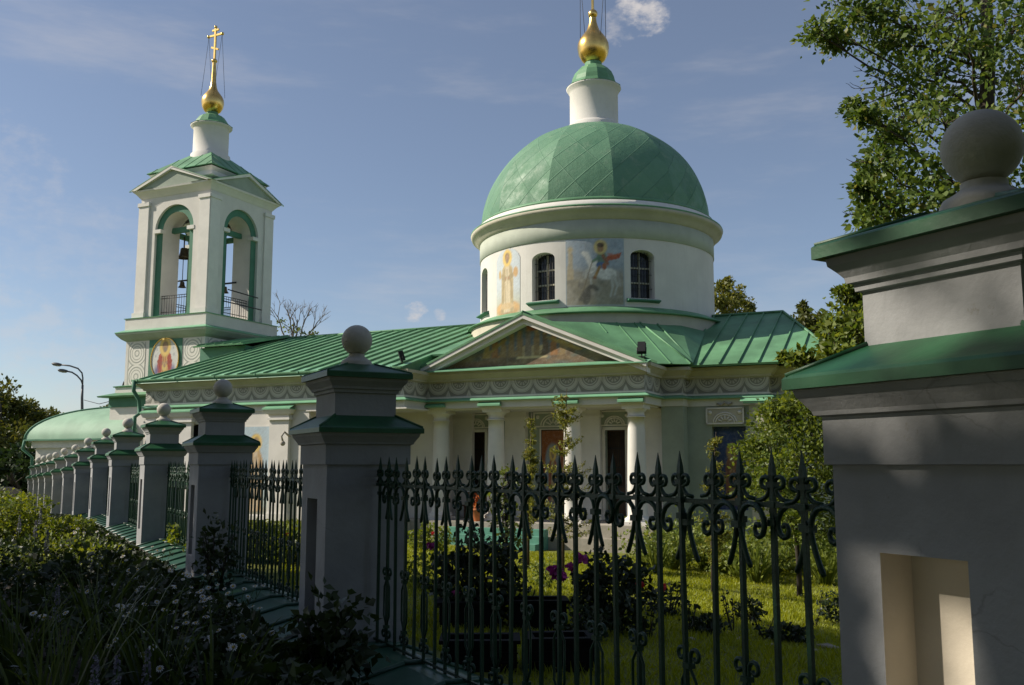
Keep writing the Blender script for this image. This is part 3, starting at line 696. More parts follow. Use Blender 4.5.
mb = MB(); mb.box(-4.05, -3.02, 1.69, 1.748, -.2, 2.9); mb.build('door_surround', M['trim'], church)
cv = Canvas(40, 90, (.24, .075, .02)); cv.poly([(.18, .0), (.82, .0), (.82, .62), (.18, .62)], (.20, .24, .28)); cv.ell(.5, .62, .34, .22, (.22, .26, .30)); cv.ell(.5, .62, .36, .24, (.50, .42, .30), .06, .0)
saint(cv, .5, .1, .78, .5, (.30, .10, .05), (.42, .34, .2)); cv.speck(.12)
cv.mesh('portico_painting', lambda u, v: (-3.95+.82*u, 1.672, .1+2.72*v), church)
mb = MB(); mb.box(-3.98, -3.09, 1.675, 1.689, .05, 2.86); mb.build('painting_backing', M['wood'], church)
# blue painted niche on the right wall with a lunette and finial
lunette(2.45, 1.90, .62, 2.95, 3.50).build('lunette', [M['cream'], M['trim']], church)
mb = MB(); mb.tube([(2.2, 1.85, 3.62), (2.35, 1.82, 3.56), (2.45, 1.82, 3.66), (2.58, 1.82, 3.58), (2.7, 1.85, 3.64)], .035, 6); mb.build('finial', M['stone'], church)
cv = Canvas(40, 80, (.018, .04, .11)); cv.ell(.5, .9, .5, .2, (.03, .06, .16), .5, .7); saint(cv, .55, .05, .78, .5, (.20, .08, .04), (.26, .16, .06), (.32, .2, .06)); cv.speck(.15)
cv.mesh('wall_painting', lambda u, v: (1.98+1.08*u, 2.14, .2+2.68*v), church)
# standing saint beside the nave pilaster
cv = Canvas(36, 90, (.40, .50, .56)); cv.grad(.35, .0, (.35, .38, .30), .9); saint(cv, .52, .02, .92, .62, (.46, .30, .14), (.56, .44, .30)); cv.speck(.08)
cv.mesh('wall_painting', lambda u, v: (-14.3+1.35*u, -1.915, -.1+3.1*v), church)
mb = MB(); mb.box(-14.35, -12.95, -1.912, -1.902, -.15, 3.05); mb.box(-14.45, -12.9, -1.99, -1.9, -.3, -.15); mb.build('painting_backing', M['trim'], church)
for c in (2.6,):
    x = -19.1+c; mb = MB(); mb.box(x-.54, x+.54, -1.66, -1.62, 1., 3.15); wn = mb.build('window', M['glass'], church)
    mb = MB()
    for dx in (-.5, -.02, .46): mb.box(x+dx, x+dx+.05, -1.70, -1.661, 1., 3.15)
    for z in (1.0, 1.7, 2.4): mb.box(x-.54, x+.54, -1.705, -1.664, z, z+.05)
    mb.build('frame', M['trim'], wn)
    mb = MB(); mb.box(x-.65, x+.65, -2.05, -1.9, .9, .98); mb.build('sill', M['ledge'], wn)
# portico floor, steps
mb = MB(); mb.box(-7.75, .75, -.85, 1.75, -1.7, -.22); mb.box(-7.95, .95, -1.0, -.852, -1.7, -.62); mb.build('portico_floor', M['stone'], church)
mb = MB()
for k in range(3): mb.box(-6.2, -2.6, -1.35-.35*k, -1.002-.35*k, -1.7, -.38-.2*k)
mb.build('steps', M['ledgeteal'], church)
# downpipe at the nave corner
mb = MB(); mb.tube([(-19.25, -2.35, 4.85), (-19.25, -2.35, 4.45), (-19.2, -2.1, 4.1), (-19.2, -2.05, 3.6), (-19.2, -2.28, 3.45), (-19.2, -2.28, 2.9), (-19.2, -2.05, 2.7), (-19.2, -2.05, -.9)], .075, 8)
mb.build('downpipe', M['archgreen'], church)

# drum
RD = 4.64
def cyl(RR, xc=XD, yc=YC): 
    def f(s, z, d):
        a = s/RR; r = RR-d; return (xc+r*math.sin(a), yc-r*math.cos(a), z)
    return f
ops = []
for k in (0, 1, 3, 4, 5, 6, 7): 
    a = R_(-4.2+45*k); a = (a+math.pi) % (2*math.pi)-math.pi
    ops.append((a*RD, .46, 7.47, 8.98, .24))
mb = MB(); arched_wall(mb, cyl(RD), -math.pi*RD, math.pi*RD, 4.9, 10.4, ops, .42, ds=.18, na=10, smooth=True); drum = mb.build('drum', M['white'], church)
mb = MB(); mb.lathe([(RD+.012, 9.62), (RD+.035, 9.63), (RD+.035, 10.30), (RD, 10.31)], XD, YC, 96); mb.build('drum_band', M['band'], church)
mb = MB(); mb.lathe([(RD+.03, 10.30), (RD+.12, 10.36), (RD+.16, 10.45), (RD+.30, 10.56), (RD+.36, 10.60), (RD+.40, 10.70), (4.4, 10.72)], XD, YC, 96); mb.build('drum_cornice', M['cream'], church)
mb = MB(); mb.lathe([(5.02, 10.69), (5.05, 10.73), (5.04, 10.76), (4.74, 10.86)], XD, YC, 96); mb.build('drum_flashing', M['roof'], church)
mb = MB(); mb.lathe([(4.76, 10.82), (4.74, 11.00), (4.5, 11.01)], XD, YC, 96); mb.build('dome_base', M['trim'], church)
# dome, faceted, with its own sheet-metal UV
mb = MB(); nf = 12; nvr = 26; DR, DH = 4.62, 4.32; sub = 6
for k in range(nf):
    a0_, a1_ = 2*math.pi*(k-.06)/nf, 2*math.pi*(k+.94)/nf; pts, uvs = [], []
    A = Vector((math.sin(a0_), -math.cos(a0_), 0)); B = Vector((math.sin(a1_), -math.cos(a1_), 0))
    for i in range(nvr+1):
        ph_ = math.pi/2*i/nvr*.94; rr = DR*math.cos(ph_); zz = 11.0+DH*math.sin(ph_)
        for j in range(sub+1):
            ss = j/sub; am = (a0_+a1_)/2+(a1_-a0_)*(ss-.5); v_ = A.lerp(B, ss).lerp(Vector((math.sin(am), -math.cos(am), 0)), .55)
            pts.append((XD+rr*v_.x, YC+rr*v_.y, zz)); uvs.append(((am*.55+((a0_+a1_)/2)*.45)*DR+(am-(a0_+a1_)/2)*rr*.45, ph_*DR))
    W1 = sub+1
    mb.add(pts, [(i*W1+j, i*W1+j+1, (i+1)*W1+j+1, (i+1)*W1+j) for i in range(nvr) for j in range(sub)], 0, True, uvs)
dome = mb.build('dome', M['dome'], church, merge=False)
mb = MB(); mb.lathe([(4.56, 11.0), (4.70, 11.03), (4.71, 11.07), (4.60, 11.16)], XD, YC, 96)
for k in range(14):      # upright end seams where the sheets meet near the lantern
    a = 2*math.pi*k/14+.1; mb.tube([(XD+1.15*math.sin(a), YC-1.15*math.cos(a), 15.20), (XD+1.03*math.sin(a), YC-1.03*math.cos(a), 15.32)], .02, 4)
mb.build('dome_rim', M['roof'], church)
mb = MB(); mb.lathe([(1.14, 15.02), (1.12, 15.36), (1.06, 15.40), (1.02, 15.42), (.99, 15.48), (.99, 16.78), (1.03, 16.86), (1.10, 16.98), (1.13, 17.02), (.5, 17.03)], XD, YC, 48); mb.build('lantern', M['sage' if 0 else 'white'], church)
mb = MB(); mb.lathe([(1.13, 17.02), (1.15, 17.05), (1.0, 17.12), (.93, 17.25), (.88, 17.45), (.78, 17.68), (.6, 17.88), (.42, 17.98), (.36, 18.02), (.36, 18.16), (.30, 18.2)], XD, YC, 12, 0, False); mb.build('lantern_cap', M['roof'], church)
def onion(mb, x, y, z, r, H, spire):
    prof = [(.52*r, z-r*1.02), (.72*r, z-.88*r), (.93*r, z-.5*r), (1.0*r, z-.08*r), (.97*r, z+.22*r), (.84*r, z+.52*r), (.62*r, z+.82*r), (.42*r, z+1.10*r), (.32*r, z+1.38*r)]
    for p in spire: prof.append(p)
    mb.lathe(prof, x, y, 32)
    zt = prof[-1][1]; return zt
mb = MB(); zt = onion(mb, XD, YC, 18.86, .66, 0, [(.16, 19.95), (.14, 20.15)]); mb.sphere((XD, YC, 20.32), .20, 20, 12)
on = mb.build('onion_dome', M['gold'], church)
def cross(x, y, z0, h, parent):
    mb = MB(); t = .045; mb.box(x-t, x+t, y-t, y+t, z0, z0+h)
    mb.box(x-h*.26, x+h*.26, y-t*.8, y+t*.8, z0+h*.72, z0+h*.72+2*t)
    mb.box(x-h*.12, x+h*.12, y-t*.8, y+t*.8, z0+h*.88, z0+h*.88+2*t)
    Mx = Matrix.Translation((x, y, z0+h*.34)) @ Matrix.Rotation(R_(22), 4, 'Y'); mb.box(-h*.14, h*.14, -t*.8, t*.8, -t, t, 0, Mx)
    for p in ((x, y, z0+h), (x-h*.26, y, z0+h*.72+t), (x+h*.26, y, z0+h*.72+t)): mb.sphere(p, .085, 10, 8)
    o = mb.build('cross', M['gold'], parent)
    mb = MB()
    for sx in (-1, 1):
        for sy in (-1, 1): mb.tube([(x+sx*h*.25, y, z0+h*.72), (x+sx*.42, y+sy*.4, z0-2.0)], .012, 4)
    mb.build('stay_wire', M['dark'], o)
cross(XD, YC, 20.48, 2.2, church)
mb = MB(); mb.lathe([(5.0, 4.9), (5.0, 6.86), (4.98, 6.90)], XD, YC, 72); mb.build('drum_base', M['cream'], church)
mb = MB(); mb.lathe([(4.98, 6.88), (5.14, 6.89), (5.14, 6.93), (4.64, 7.16)], XD, YC, 72); mb.build('drum_skirt', M['roof'], church)
# drum windows: frame, panes and grille behind each opening
for (s, hw, zb, zs, rise) in ops:
    a = s/RD; Mx = Matrix.Translation((XD, YC, 0)) @ Matrix.Rotation(a, 4, 'Z')
    mb = MB(); mb.box(-hw-.05, hw+.05, -(RD-.40), -(RD-.43), zb-.02, zs+rise+.05, 0, Mx); wn = mb.build('window', M['glass'], church)
    mb = MB()
    for dx in (-hw, -.03, hw-.06): mb.box(dx, dx+.06, -(RD-.34), -(RD-.395), zb, zs+rise*.8, 0, Mx)
    for z in (zb+.02, zb+.58, zb+1.12): mb.box(-hw, hw, -(RD-.335), -(RD-.39), z, z+.055, 0, Mx)
    mb.build('frame', M['cream'], wn)
    mb = MB()
    for k in range(7):
        dx = -hw+.11*k+.07; mb.tube([Mx @ Vector((dx, -(RD-.22), zb)), Mx @ Vector((dx, -(RD-.22), zs+rise*.85))], .012, 5)
    for z in (zb+.38, zb+.9, zb+1.4): mb.tube([Mx @ Vector((-hw, -(RD-.225), z)), Mx @ Vector((hw, -(RD-.225), z))], .010, 5)
    mb.build('grille', M['dark'], wn)
    mb = MB(); p = [(-.62, -(RD+.16), zb-.07), (.62, -(RD+.16), zb-.07), (.62, -(RD-.06), zb-.0), (-.62, -(RD-.06), zb-.0), (-.62, -(RD+.16), zb-.10), (.62, -(RD+.16), zb-.10), (.62, -(RD-.06), zb-.16), (-.62, -(RD-.06), zb-.16)]
    mb.add([Mx @ Vector(q) for q in p], [(0, 1, 2, 3), (0, 4, 5, 1), (4, 7, 6, 5), (0, 3, 7, 4), (1, 5, 6, 2)]); mb.build('sill', M['archgreen'], wn)
# murals on the drum
def drum_map(a0, a1, z0, z1, off=.012):
    def f(u, v):
        a = R_(a0+(a1-a0)*u); r = RD+off; return (XD+r*math.sin(a), YC-r*math.cos(a), z0+(z1-z0)*v)
    return f
G = Canvas(72, 76, (.30, .36, .42))
G.put(np.clip((.62-G.Y)/.25, 0, 1), (.30, .27, .20)); 
for _ in range(40): G.ell(random.random(), random.uniform(0, .55), random.uniform(.03, .12), random.uniform(.02, .06), random.choice([(.25, .22, .16), (.34, .31, .25), (.20, .19, .15), (.36, .34, .30)]), .6, .5)
for _ in range(14): G.ell(random.random(), random.uniform(.65, 1), random.uniform(.05, .15), random.uniform(.02, .06), (.42, .46, .48), .7, .5)
G.poly([(.02, .40), (.14, .40), (.12, .78), (.05, .82)], (.44, .36, .22), .8); G.ell(.08, .84, .05, .05, (.45, .36, .2), .4, .8)
W_ = (.66, .65, .60)
G.ell(.70, .47, .18, .085, W_); G.ell(.50, .56, .12, .10, W_, rot=.6); G.line((.44, .60), (.36, .76), .055, W_); G.ell(.33, .77, .06, .035, W_, rot=-.5)
for (a, b, c) in (((.82, .44), (.88, .30), (.83, .16)), ((.78, .43), (.80, .28), (.76, .14)), ((.52, .50), (.42, .44), (.44, .32)), ((.48, .54), (.36, .52), (.34, .42))):
    G.line(a, b, .028, (.46, .46, .42)); G.line(b, c, .02, (.42, .42, .38))
G.line((.88, .50), (.93, .30), .025, (.40, .38, .34))
G.poly([(.66, .72), (.96, .79), (.92, .70), (.72, .66)], (.38, .09, .04)); G.poly([(.70, .78), (.90, .76), (.80, .68)], (.44, .13, .06), .7)
G.ell(.62, .70, .085, .12, (.14, .22, .15)); G.line((.64, .74), (.72, .62), .03, (.30, .12, .06)); G.line((.58, .72), (.47, .66), .025, (.14, .24, .16)); G.ell(.60, .60, .08, .05, (.10, .16, .30)); G.line((.58, .57), (.50, .42), .03, (.36, .22, .08)); G.ell(.50, .41, .03, .02, (.25, .10, .04)); G.ell(.66, .58, .04, .05, (.35, .12, .05))
G.ell(.60, .87, .115, .11, (.62, .49, .20)); G.ell(.60, .86, .055, .065, (.34, .20, .10)); G.ell(.60, .90, .06, .035, (.10, .06, .03))
G.line((.46, .66), (.30, .22), .008, (.20, .16, .10))
for k in range(30):
    t = k/29; G.ell(.26+.22*t+.07*math.sin(7*t), .10+.10*math.sin(9*t)+.10*t, .04, .03, (.12, .11, .09), .4, .8)
G.ell(.26, .32, .05, .07, (.22, .20, .16)); G.ell(.27, .38, .04, .04, (.40, .37, .30), .4, .7)
G.speck(.07).speck(.06, 3)
for sgn in (0, 1): G.put(((G.X < .018) | (G.X > .982) | (G.Y < .018) | (G.Y > .985)).astype(float), (.34, .40, .44))
G.mesh('drum_painting', drum_map(6.6, 32.2, 7.18, 9.60), church)
for a0, a1 in ((-33.2, -16.6),):
    S_ = Canvas(40, 78, (.50, .55, .58)); S_.grad(.40, .05, (.45, .42, .25), .8)
    S_.ell(.5, .08, .5, .12, (.58, .36, .16)); saint(S_, .5, .0, .97, .62, (.46, .36, .20), (.60, .50, .34))
    S_.ell(.18, .62, .06, .07, (.50, .34, .14)); S_.ell(.84, .62, .09, .08, (.52, .32, .14)); S_.ell(.5, .12, .3, .05, (.55, .40, .22)); S_.speck(.07)
    for j in range(78):
        for i in range(40):
            x, y = (i+.5)/40, (j+.5)/78; S_.mask[j, i] = y < .80+.20*math.sqrt(max(0, 1-((x-.5)/.5)**2))
    S_.mesh('drum_painting', drum_map(a0, a1, 7.15, 9.60), church)

# ------------------------------------------------------------------ the bell tower
tower = thing('bell_tower', 'white square bell tower with open green-trimmed arches and thin gilded onion spire', 'bell tower', CH @ Vector((-24.08, YC, -.08)), CH_R)
mb = MB(); mb.box(-2.85, 2.85, -2.85, 2.85, -1.8, 4.4); mb.box(-2.72, 2.72, -2.72, 2.72, 5.04, 5.35); mb.build('lower_block', M['white'], tower)
mb = MB(); mb.box(-2.9, 2.9, -2.9, 2.9, 4.4, 4.86); mb.build('lower_band', M['archgreen'], tower)
mb = MB(); mb.steps([(3.25, 4.86), (3.28, 4.92), (2.7, 5.10)]); mb.steps([(2.78, 5.35), (2.80, 5.40), (2.5, 5.46)]); mb.build('lower_roof', M['roof'], tower)
mb = MB(); mb.box(-2.45, 2.45, -2.45, 2.45, 5.3, 7.62); mb.build('middle_block', M['white'], tower)
for q in range(4):
    Mx = Matrix.Rotation(q*math.pi/2, 4, 'Z')
    if q in (0, 1, 3):
        mb = MB()
        for sx in (-1, 1):
            mb = MB(); pp = [Vector((sx*1.72-.55, -2.463, 5.45)), Vector((sx*1.72+.55, -2.463, 5.45)), Vector((sx*1.72+.55, -2.463, 7.5)), Vector((sx*1.72-.55, -2.463, 7.5))]
            mb.quad(*[Mx @ p for p in pp], 0, [(0, .12), (1, .12), (1, 1.97), (0, 1.97)]); mb.build('ornament_panel', M['ornament'], tower)
        mb = MB(); mb.box(-.94, 1.12, -2.47, -2.44, 5.4, 7.55, 0, Mx); mb.build('icon_backing', M['archgreen'], tower)
        mb = MB(); pts = [Mx @ Vector((.10+.86*math.sin(2*math.pi*k/40), -2.50, 6.62+.98*math.cos(2*math.pi*k/40))) for k in range(41)]; mb.tube(pts, .034, 6)
        mb.box(-.06, .06, -2.53, -2.471, 7.50, 7.62, 0, Mx); mb.build('icon_ring', M['gold'], tower)
        I = Canvas(80, 90, (.62, .60, .55)); I.ell(.5, .5, .49, .49, (.56, .57, .55), .3, .6); saint(I, .5, -.30, .94, .66, (.40, .06, .03), (.52, .30, .10)); I.ell(.5, .30, .085, .10, (.60, .44, .14)); I.ell(.5, .34, .045, .055, SKIN); I.ell(.20, .20, .08, .16, (.13, .12, .26), .5, .8); I.ell(.81, .20, .08, .16, (.13, .12, .26), .5, .8)
        for (a, b) in ((.16, .58), (.2, .74), (.83, .6), (.8, .76)): I.ell(a, b, .03, .035, (.38, .40, .42), .4)
        I.speck(.07)
        for j in range(90):
            for i in range(80): I.mask[j, i] = ((i+.5)/80-.5)**2+((j+.5)/90-.5)**2 < .25
        I.mesh('icon', lambda u, v, Mx=Mx: Mx @ Vector((-.74+1.68*u, -2.49, 5.66+1.92*v)), tower)
mb = MB(); mb.steps([(2.45, 7.55), (2.62, 7.66), (2.80, 7.86), (2.82, 7.93)]); mb.build('cornice', M['sage'], tower)
mb = MB(); mb.steps([(2.83, 7.93), (2.84, 7.97), (2.55, 8.10)]); mb.build('ledge', M['ledge'], tower)
mb = MB(); mb.box(-2.52, 2.52, -2.52, 2.52, 8.05, 8.64); mb.build('belfry_base', M['white'], tower)
mb = MB(); mb.steps([(2.56, 8.64), (2.57, 8.67), (2.25, 8.73)]); mb.build('belfry_ledge', M['ledge'], tower)
WB = 2.2
for q in range(4):
    Mx = Matrix.Rotation(q*math.pi/2, 4, 'Z')
    f0 = lambda s, z, d, Mx=Mx: Mx @ Vector((s, -WB+d, z))
    f1 = lambda s, z, d, Mx=Mx: Mx @ Vector((s, -WB+.14+d, z))
    mb = MB(); arched_wall(mb, f0, -WB, WB, 8.66, 14.95, [(0, 1.22, 8.7, 12.92, 1.20)], .14, ds=5, na=20); mb.build('belfry_wall', M['white'], tower)
    mb = MB(); arched_wall(mb, f1, -1.3, 1.3, 8.66, 14.3, [(0, .87, 8.8, 12.92, .87)], .03, ds=5, na=20); mb.build('arch_surround', M['archgreen'], tower)
    f2 = lambda s, z, d, Mx=Mx: Mx @ Vector((s, -WB+.172+d, z))
    mb = MB(); arched_wall(mb, f2, -1.9, 1.9, 8.66, 14.3, [(0, .90, 8.8, 12.92, .90)], 1.12, ds=5, na=20); mb.build('arch_reveal', M['white'], tower)
    mb = MB()
    for sx in (-1, 1): mb = MB(); mb.box(sx*1.05-.22, sx*1.05+.22, -WB-.03, -WB+.3, 12.80, 12.98, 0, Mx); mb.build('impost', M['trim'], tower)
    mb = MB()
    for sx in (-1, 1):
        mb = MB(); a = sx*1.93; mb.box(a-.32, a+.32, -WB-.09, -WB+.05, 8.95, 14.2, 0, Mx); mb.box(a-.37, a+.37, -WB-.14, -WB+.05, 14.2, 14.38, 0, Mx); mb.box(a-.38, a+.38, -WB-.16, -WB+.05, 8.70, 8.95, 0, Mx); mb.build('pilaster', M['trim'], tower)
    # railing in the opening
    mb = MB()
    for k in range(12): x = -.85+1.7*k/11; mb.tube([Mx @ Vector((x, -WB+.30, 8.8)), Mx @ Vector((x, -WB+.30, 9.72))], .014, 4)
    for z in (8.95, 9.62, 9.74): mb.tube([Mx @ Vector((-.9, -WB+.30, z)), Mx @ Vector((.9, -WB+.30, z))], .018, 4)
    mb.build('railing', M['dark'], tower)
    mb = MB(); mb.box(-1.6, 1.6, -WB+.75, -WB+.95, 12.95, 13.2, 0, Mx); mb.build('beam', M['archgreen'], tower)
    # gable
    mb = MB(); g = [(-2.40, -2.46, 15.0), (2.40, -2.46, 15.0), (0, -2.46, 15.84)]
    mb.add([Mx @ Vector(p) for p in g], [(0, 1, 2)]); mb.build('gable_wall', M['sage'], tower)
    mb = MB()
    for sx in (-1, 1):
        P_ = [(sx*2.53, -2.58, 14.97), (0, -2.58, 15.92), (0, -2.58, 15.76), (sx*2.28, -2.58, 14.95), (sx*2.53, -1.2, 14.97), (0, -1.2, 15.92), (0, -1.2, 15.76), (sx*2.28, -1.2, 14.95)]
        mb.add([Mx @ Vector(p) for p in P_], [(0, 1, 2, 3), (3, 2, 6, 7)], 1); mb.add([Mx @ (Vector(p)+Vector((0, 0, .02))) for p in P_], [(0, 4, 5, 1)], 0)
        P_ = [(sx*2.60, -2.63, 14.95), (0, -2.63, 15.96), (0, -2.63, 15.92), (sx*2.60, -2.63, 14.91)]
        mb.add([Mx @ Vector(p) for p in P_], [(0, 1, 2, 3)], 0)
    mb.build('gable_roof', [M['roof'], M['trim']], tower)
mb = MB(); mb.box(-2.1, 2.1, -2.1, 2.1, 8.2, 8.75); mb.build('belfry_floor', M['white'], tower); mb = MB(); mb.box(-2.02, 2.02, -2.02, 2.02, 13.95, 14.9); mb.build('belfry_ceiling', M['white'], tower)
mb = MB(); mb.steps([(2.22, 14.6), (2.30, 14.72), (2.42, 14.86), (2.48, 14.90), (2.50, 14.98), (1.9, 15.0)]); mb.build('eave_cornice', M['trim'], tower)
mb = MB(); mb.steps([(2.15, 14.95), (2.15, 15.18), (2.34, 15.26), (2.36, 15.30), (1.9, 15.34), (1.86, 15.34), (1.86, 15.70), (2.02, 15.86), (1.6, 15.88)]); mb.build('attic', M['trim'], tower)
mb = MB()
for q in range(4):
    Mx = Matrix.Rotation(q*math.pi/2, 4, 'Z'); 
    roof_slab(mb, [Mx @ Vector(p) for p in ((-2.09, -2.09, 15.93), (2.09, -2.09, 15.93), (.62, -.62, 17.15), (-.62, -.62, 17.15))], Mx @ Vector((1, 0, 0)), .7, .05, .02)
mb.build('tower_roof', M['roof'], tower)
mb = MB(); mb.lathe([(.98, 16.6), (.96, 17.16), (.86, 17.22), (.86, 18.5), (.90, 18.56), (1.0, 18.64), (1.02, 18.68), (.4, 18.69)], 0, 0, 40); mb.build('lantern', M['white'], tower)
mb = MB(); mb.lathe([(1.02, 18.68), (1.05, 18.71), (.86, 18.80), (.76, 18.98), (.62, 19.18), (.40, 19.30), (.30, 19.34), (.30, 19.46), (.2, 19.5)], 0, 0, 12, 0, False); mb.build('lantern_cap', M['roof'], tower)
mb = MB(); onion(mb, 0, 0, 20.02, .56, 0, [(.13, 21.1), (.105, 21.7), (.09, 22.15)]); mb.sphere((0, 0, 22.22), .15, 16, 10, sz=.8); mb.build('onion_spire', M['gold'], tower)
cross(0, 0, 22.3, 1.75, tower)
def bell(x, y, z, r):
    mb = MB(); prof = [(.06*r, z), (.4*r, z-.02*r), (.52*r, z-.15*r), (.58*r, z-.7*r), (.72*r, z-1.15*r), (1.0*r, z-1.45*r), (.9*r, z-1.45*r)]; mb.lathe(prof, x, y, 20); mb.tube([(x, y, z), (x, y, 13.0)], .025, 4); mb.tube([(x, y, z-.6*r), (x, y, z-1.6*r)], .05*r+.02, 5); return mb.build('bell', M['bell'], tower)
bell(-.96, -.5, 12.42, .36); bell(-1.0, -.5, 10.72, .2); bell(-.42, -.5, 10.68, .2); bell(-.1, .9, 10.6, .24); bell(.45, .9, 10.6, .22); bell(-.6, .2, 12.2, .5)
mb = MB()
for x, y in ((.15, -.9), (.0, -.6), (-.15, .3)): mb.tube([(x, y, 13.0), (x+.05, y, 10.2)], .015, 4)
mb.tube([(-1.5, -.5, 10.78), (.4, -.5, 10.76)], .045, 5); mb.tube([(-1.2, .9, 10.75), (1.2, .9, 10.75)], .05, 5); mb.tube([(2.3, -.9, 10.0), (2.6, .9, 9.85)], .03, 5); mb.tube([(2.3, -1.2, 9.4), (2.6, 1.2, 9.3)], .03, 5); mb.build('bell_rope', M['dark'], tower)

# link between nave and tower, and the vestibule west of the tower
link = thing('link_building', 'low green-roofed link joining the nave roof to the bell tower', 'building', CH @ Vector((-20.3, YC, 0)), CH_R)
mb = MB(); mb.box(-1.3, 1.3, -2.75, 2.75, -1.8, 6.88); mb.build('wall', M['archgreen'], link)
mb = MB()
for sy in (-1, 1): roof_slab(mb, [(-1.35, sy*3.15, 6.93), (1.5, sy*3.15, 6.93), (1.5, 0, 7.62), (-1.35, 0, 7.62)], (1, 0, 0), .5)
mb.build('roof', M['roof'], link)
vest = thing('vestibule', 'low white vestibule with curved pale green metal roof left of the bell tower', 'building', CH @ Vector((-28.5, YC, 0)), CH_R)
mb = MB(); mb.box(-3.1, 3.2, -3.0, 3.0, -1.8, 2.6); mb.build('wall', M['white'], vest)
mb = MB(); mb.box(-3.25, 3.3, -3.15, 3.15, 2.45, 2.8); mb.build('cornice', M['trim'], vest)
mb = MB(); n = 14; HX, HY, HZ = 3.5, 3.35, 1.66
def vr(k, f): a = math.pi/2*k/n; return (HX*math.cos(a)*f[0], HY*math.cos(a)*f[1], 2.86+HZ*math.sin(a))
for (f, g_) in (((-1, -1), (1, -1)), ((1, -1), (1, 1)), ((1, 1), (-1, 1)), ((-1, 1), (-1, -1))):
    nn = 8; pts = []
    for k in range(n+1):
        A, B = Vector(vr(k, f)), Vector(vr(k, g_))
        for q in range(nn+1): pts.append(A.lerp(B, q/nn)+Vector((0, 0, random.uniform(-.012, .012) if 0 < q < nn else 0)))
    mb.add(pts, [(k*(nn+1)+q, k*(nn+1)+q+1, (k+1)*(nn+1)+q+1, (k+1)*(nn+1)+q) for k in range(n) for q in range(nn)], 0, True)
    mb.tube([Vector(vr(k, f))+Vector((0, 0, .02)) for k in range(n+1)], .055, 6, 1)
mb.box(-3.55, 3.55, -3.4, 3.4, 2.79, 2.86, 1)
mb.build('roof', [M['vault'], M['archgreen']], vest)
mb = MB(); mb.tube([(-3.5, -3.35, 2.8), (-3.55, -3.4, 2.4), (-3.2, -3.1, 2.0), (-3.2, -3.1, -1)], .07, 6); mb.build('downpipe', M['archgreen'], vest)

# floodlights on the portico roof corners
def floodlight(px, label, tilt):
    t = thing('floodlight', label, 'floodlight', CH @ Vector(px), CH_R+tilt, 'floodlights on the portico roof'); t.scale = (.72, .72, .72)
    mb = MB(); Mx = Matrix.Translation((0, 0, .42)) @ Matrix.Rotation(R_(-18), 4, 'X'); mb.box(-.17, .17, -.09, .10, -.22, .24, 0, Mx); mb.box(-.19, .19, .10, .13, -.24, .26, 0, Mx); mb.build('housing', M['dark'], t)
    mb = MB(); mb.tube([(-.2, 0, .42), (-.2, 0, .14), (.2, 0, .14), (.2, 0, .42)], .022, 5); mb.tube([(0, 0, .14), (0, 0, 0)], .03, 6); mb.box(-.16, .16, -.12, .12, -.03, .02); mb.build('bracket', M['dark'], t)
floodlight((.42, -.55, 5.0), 'black floodlight on the right end of the pediment roof', .2)
floodlight((-7.62, -1.75, 4.99), 'black floodlight on the nave eave beside the left end of the pediment', 2.2)
#__NEXT__

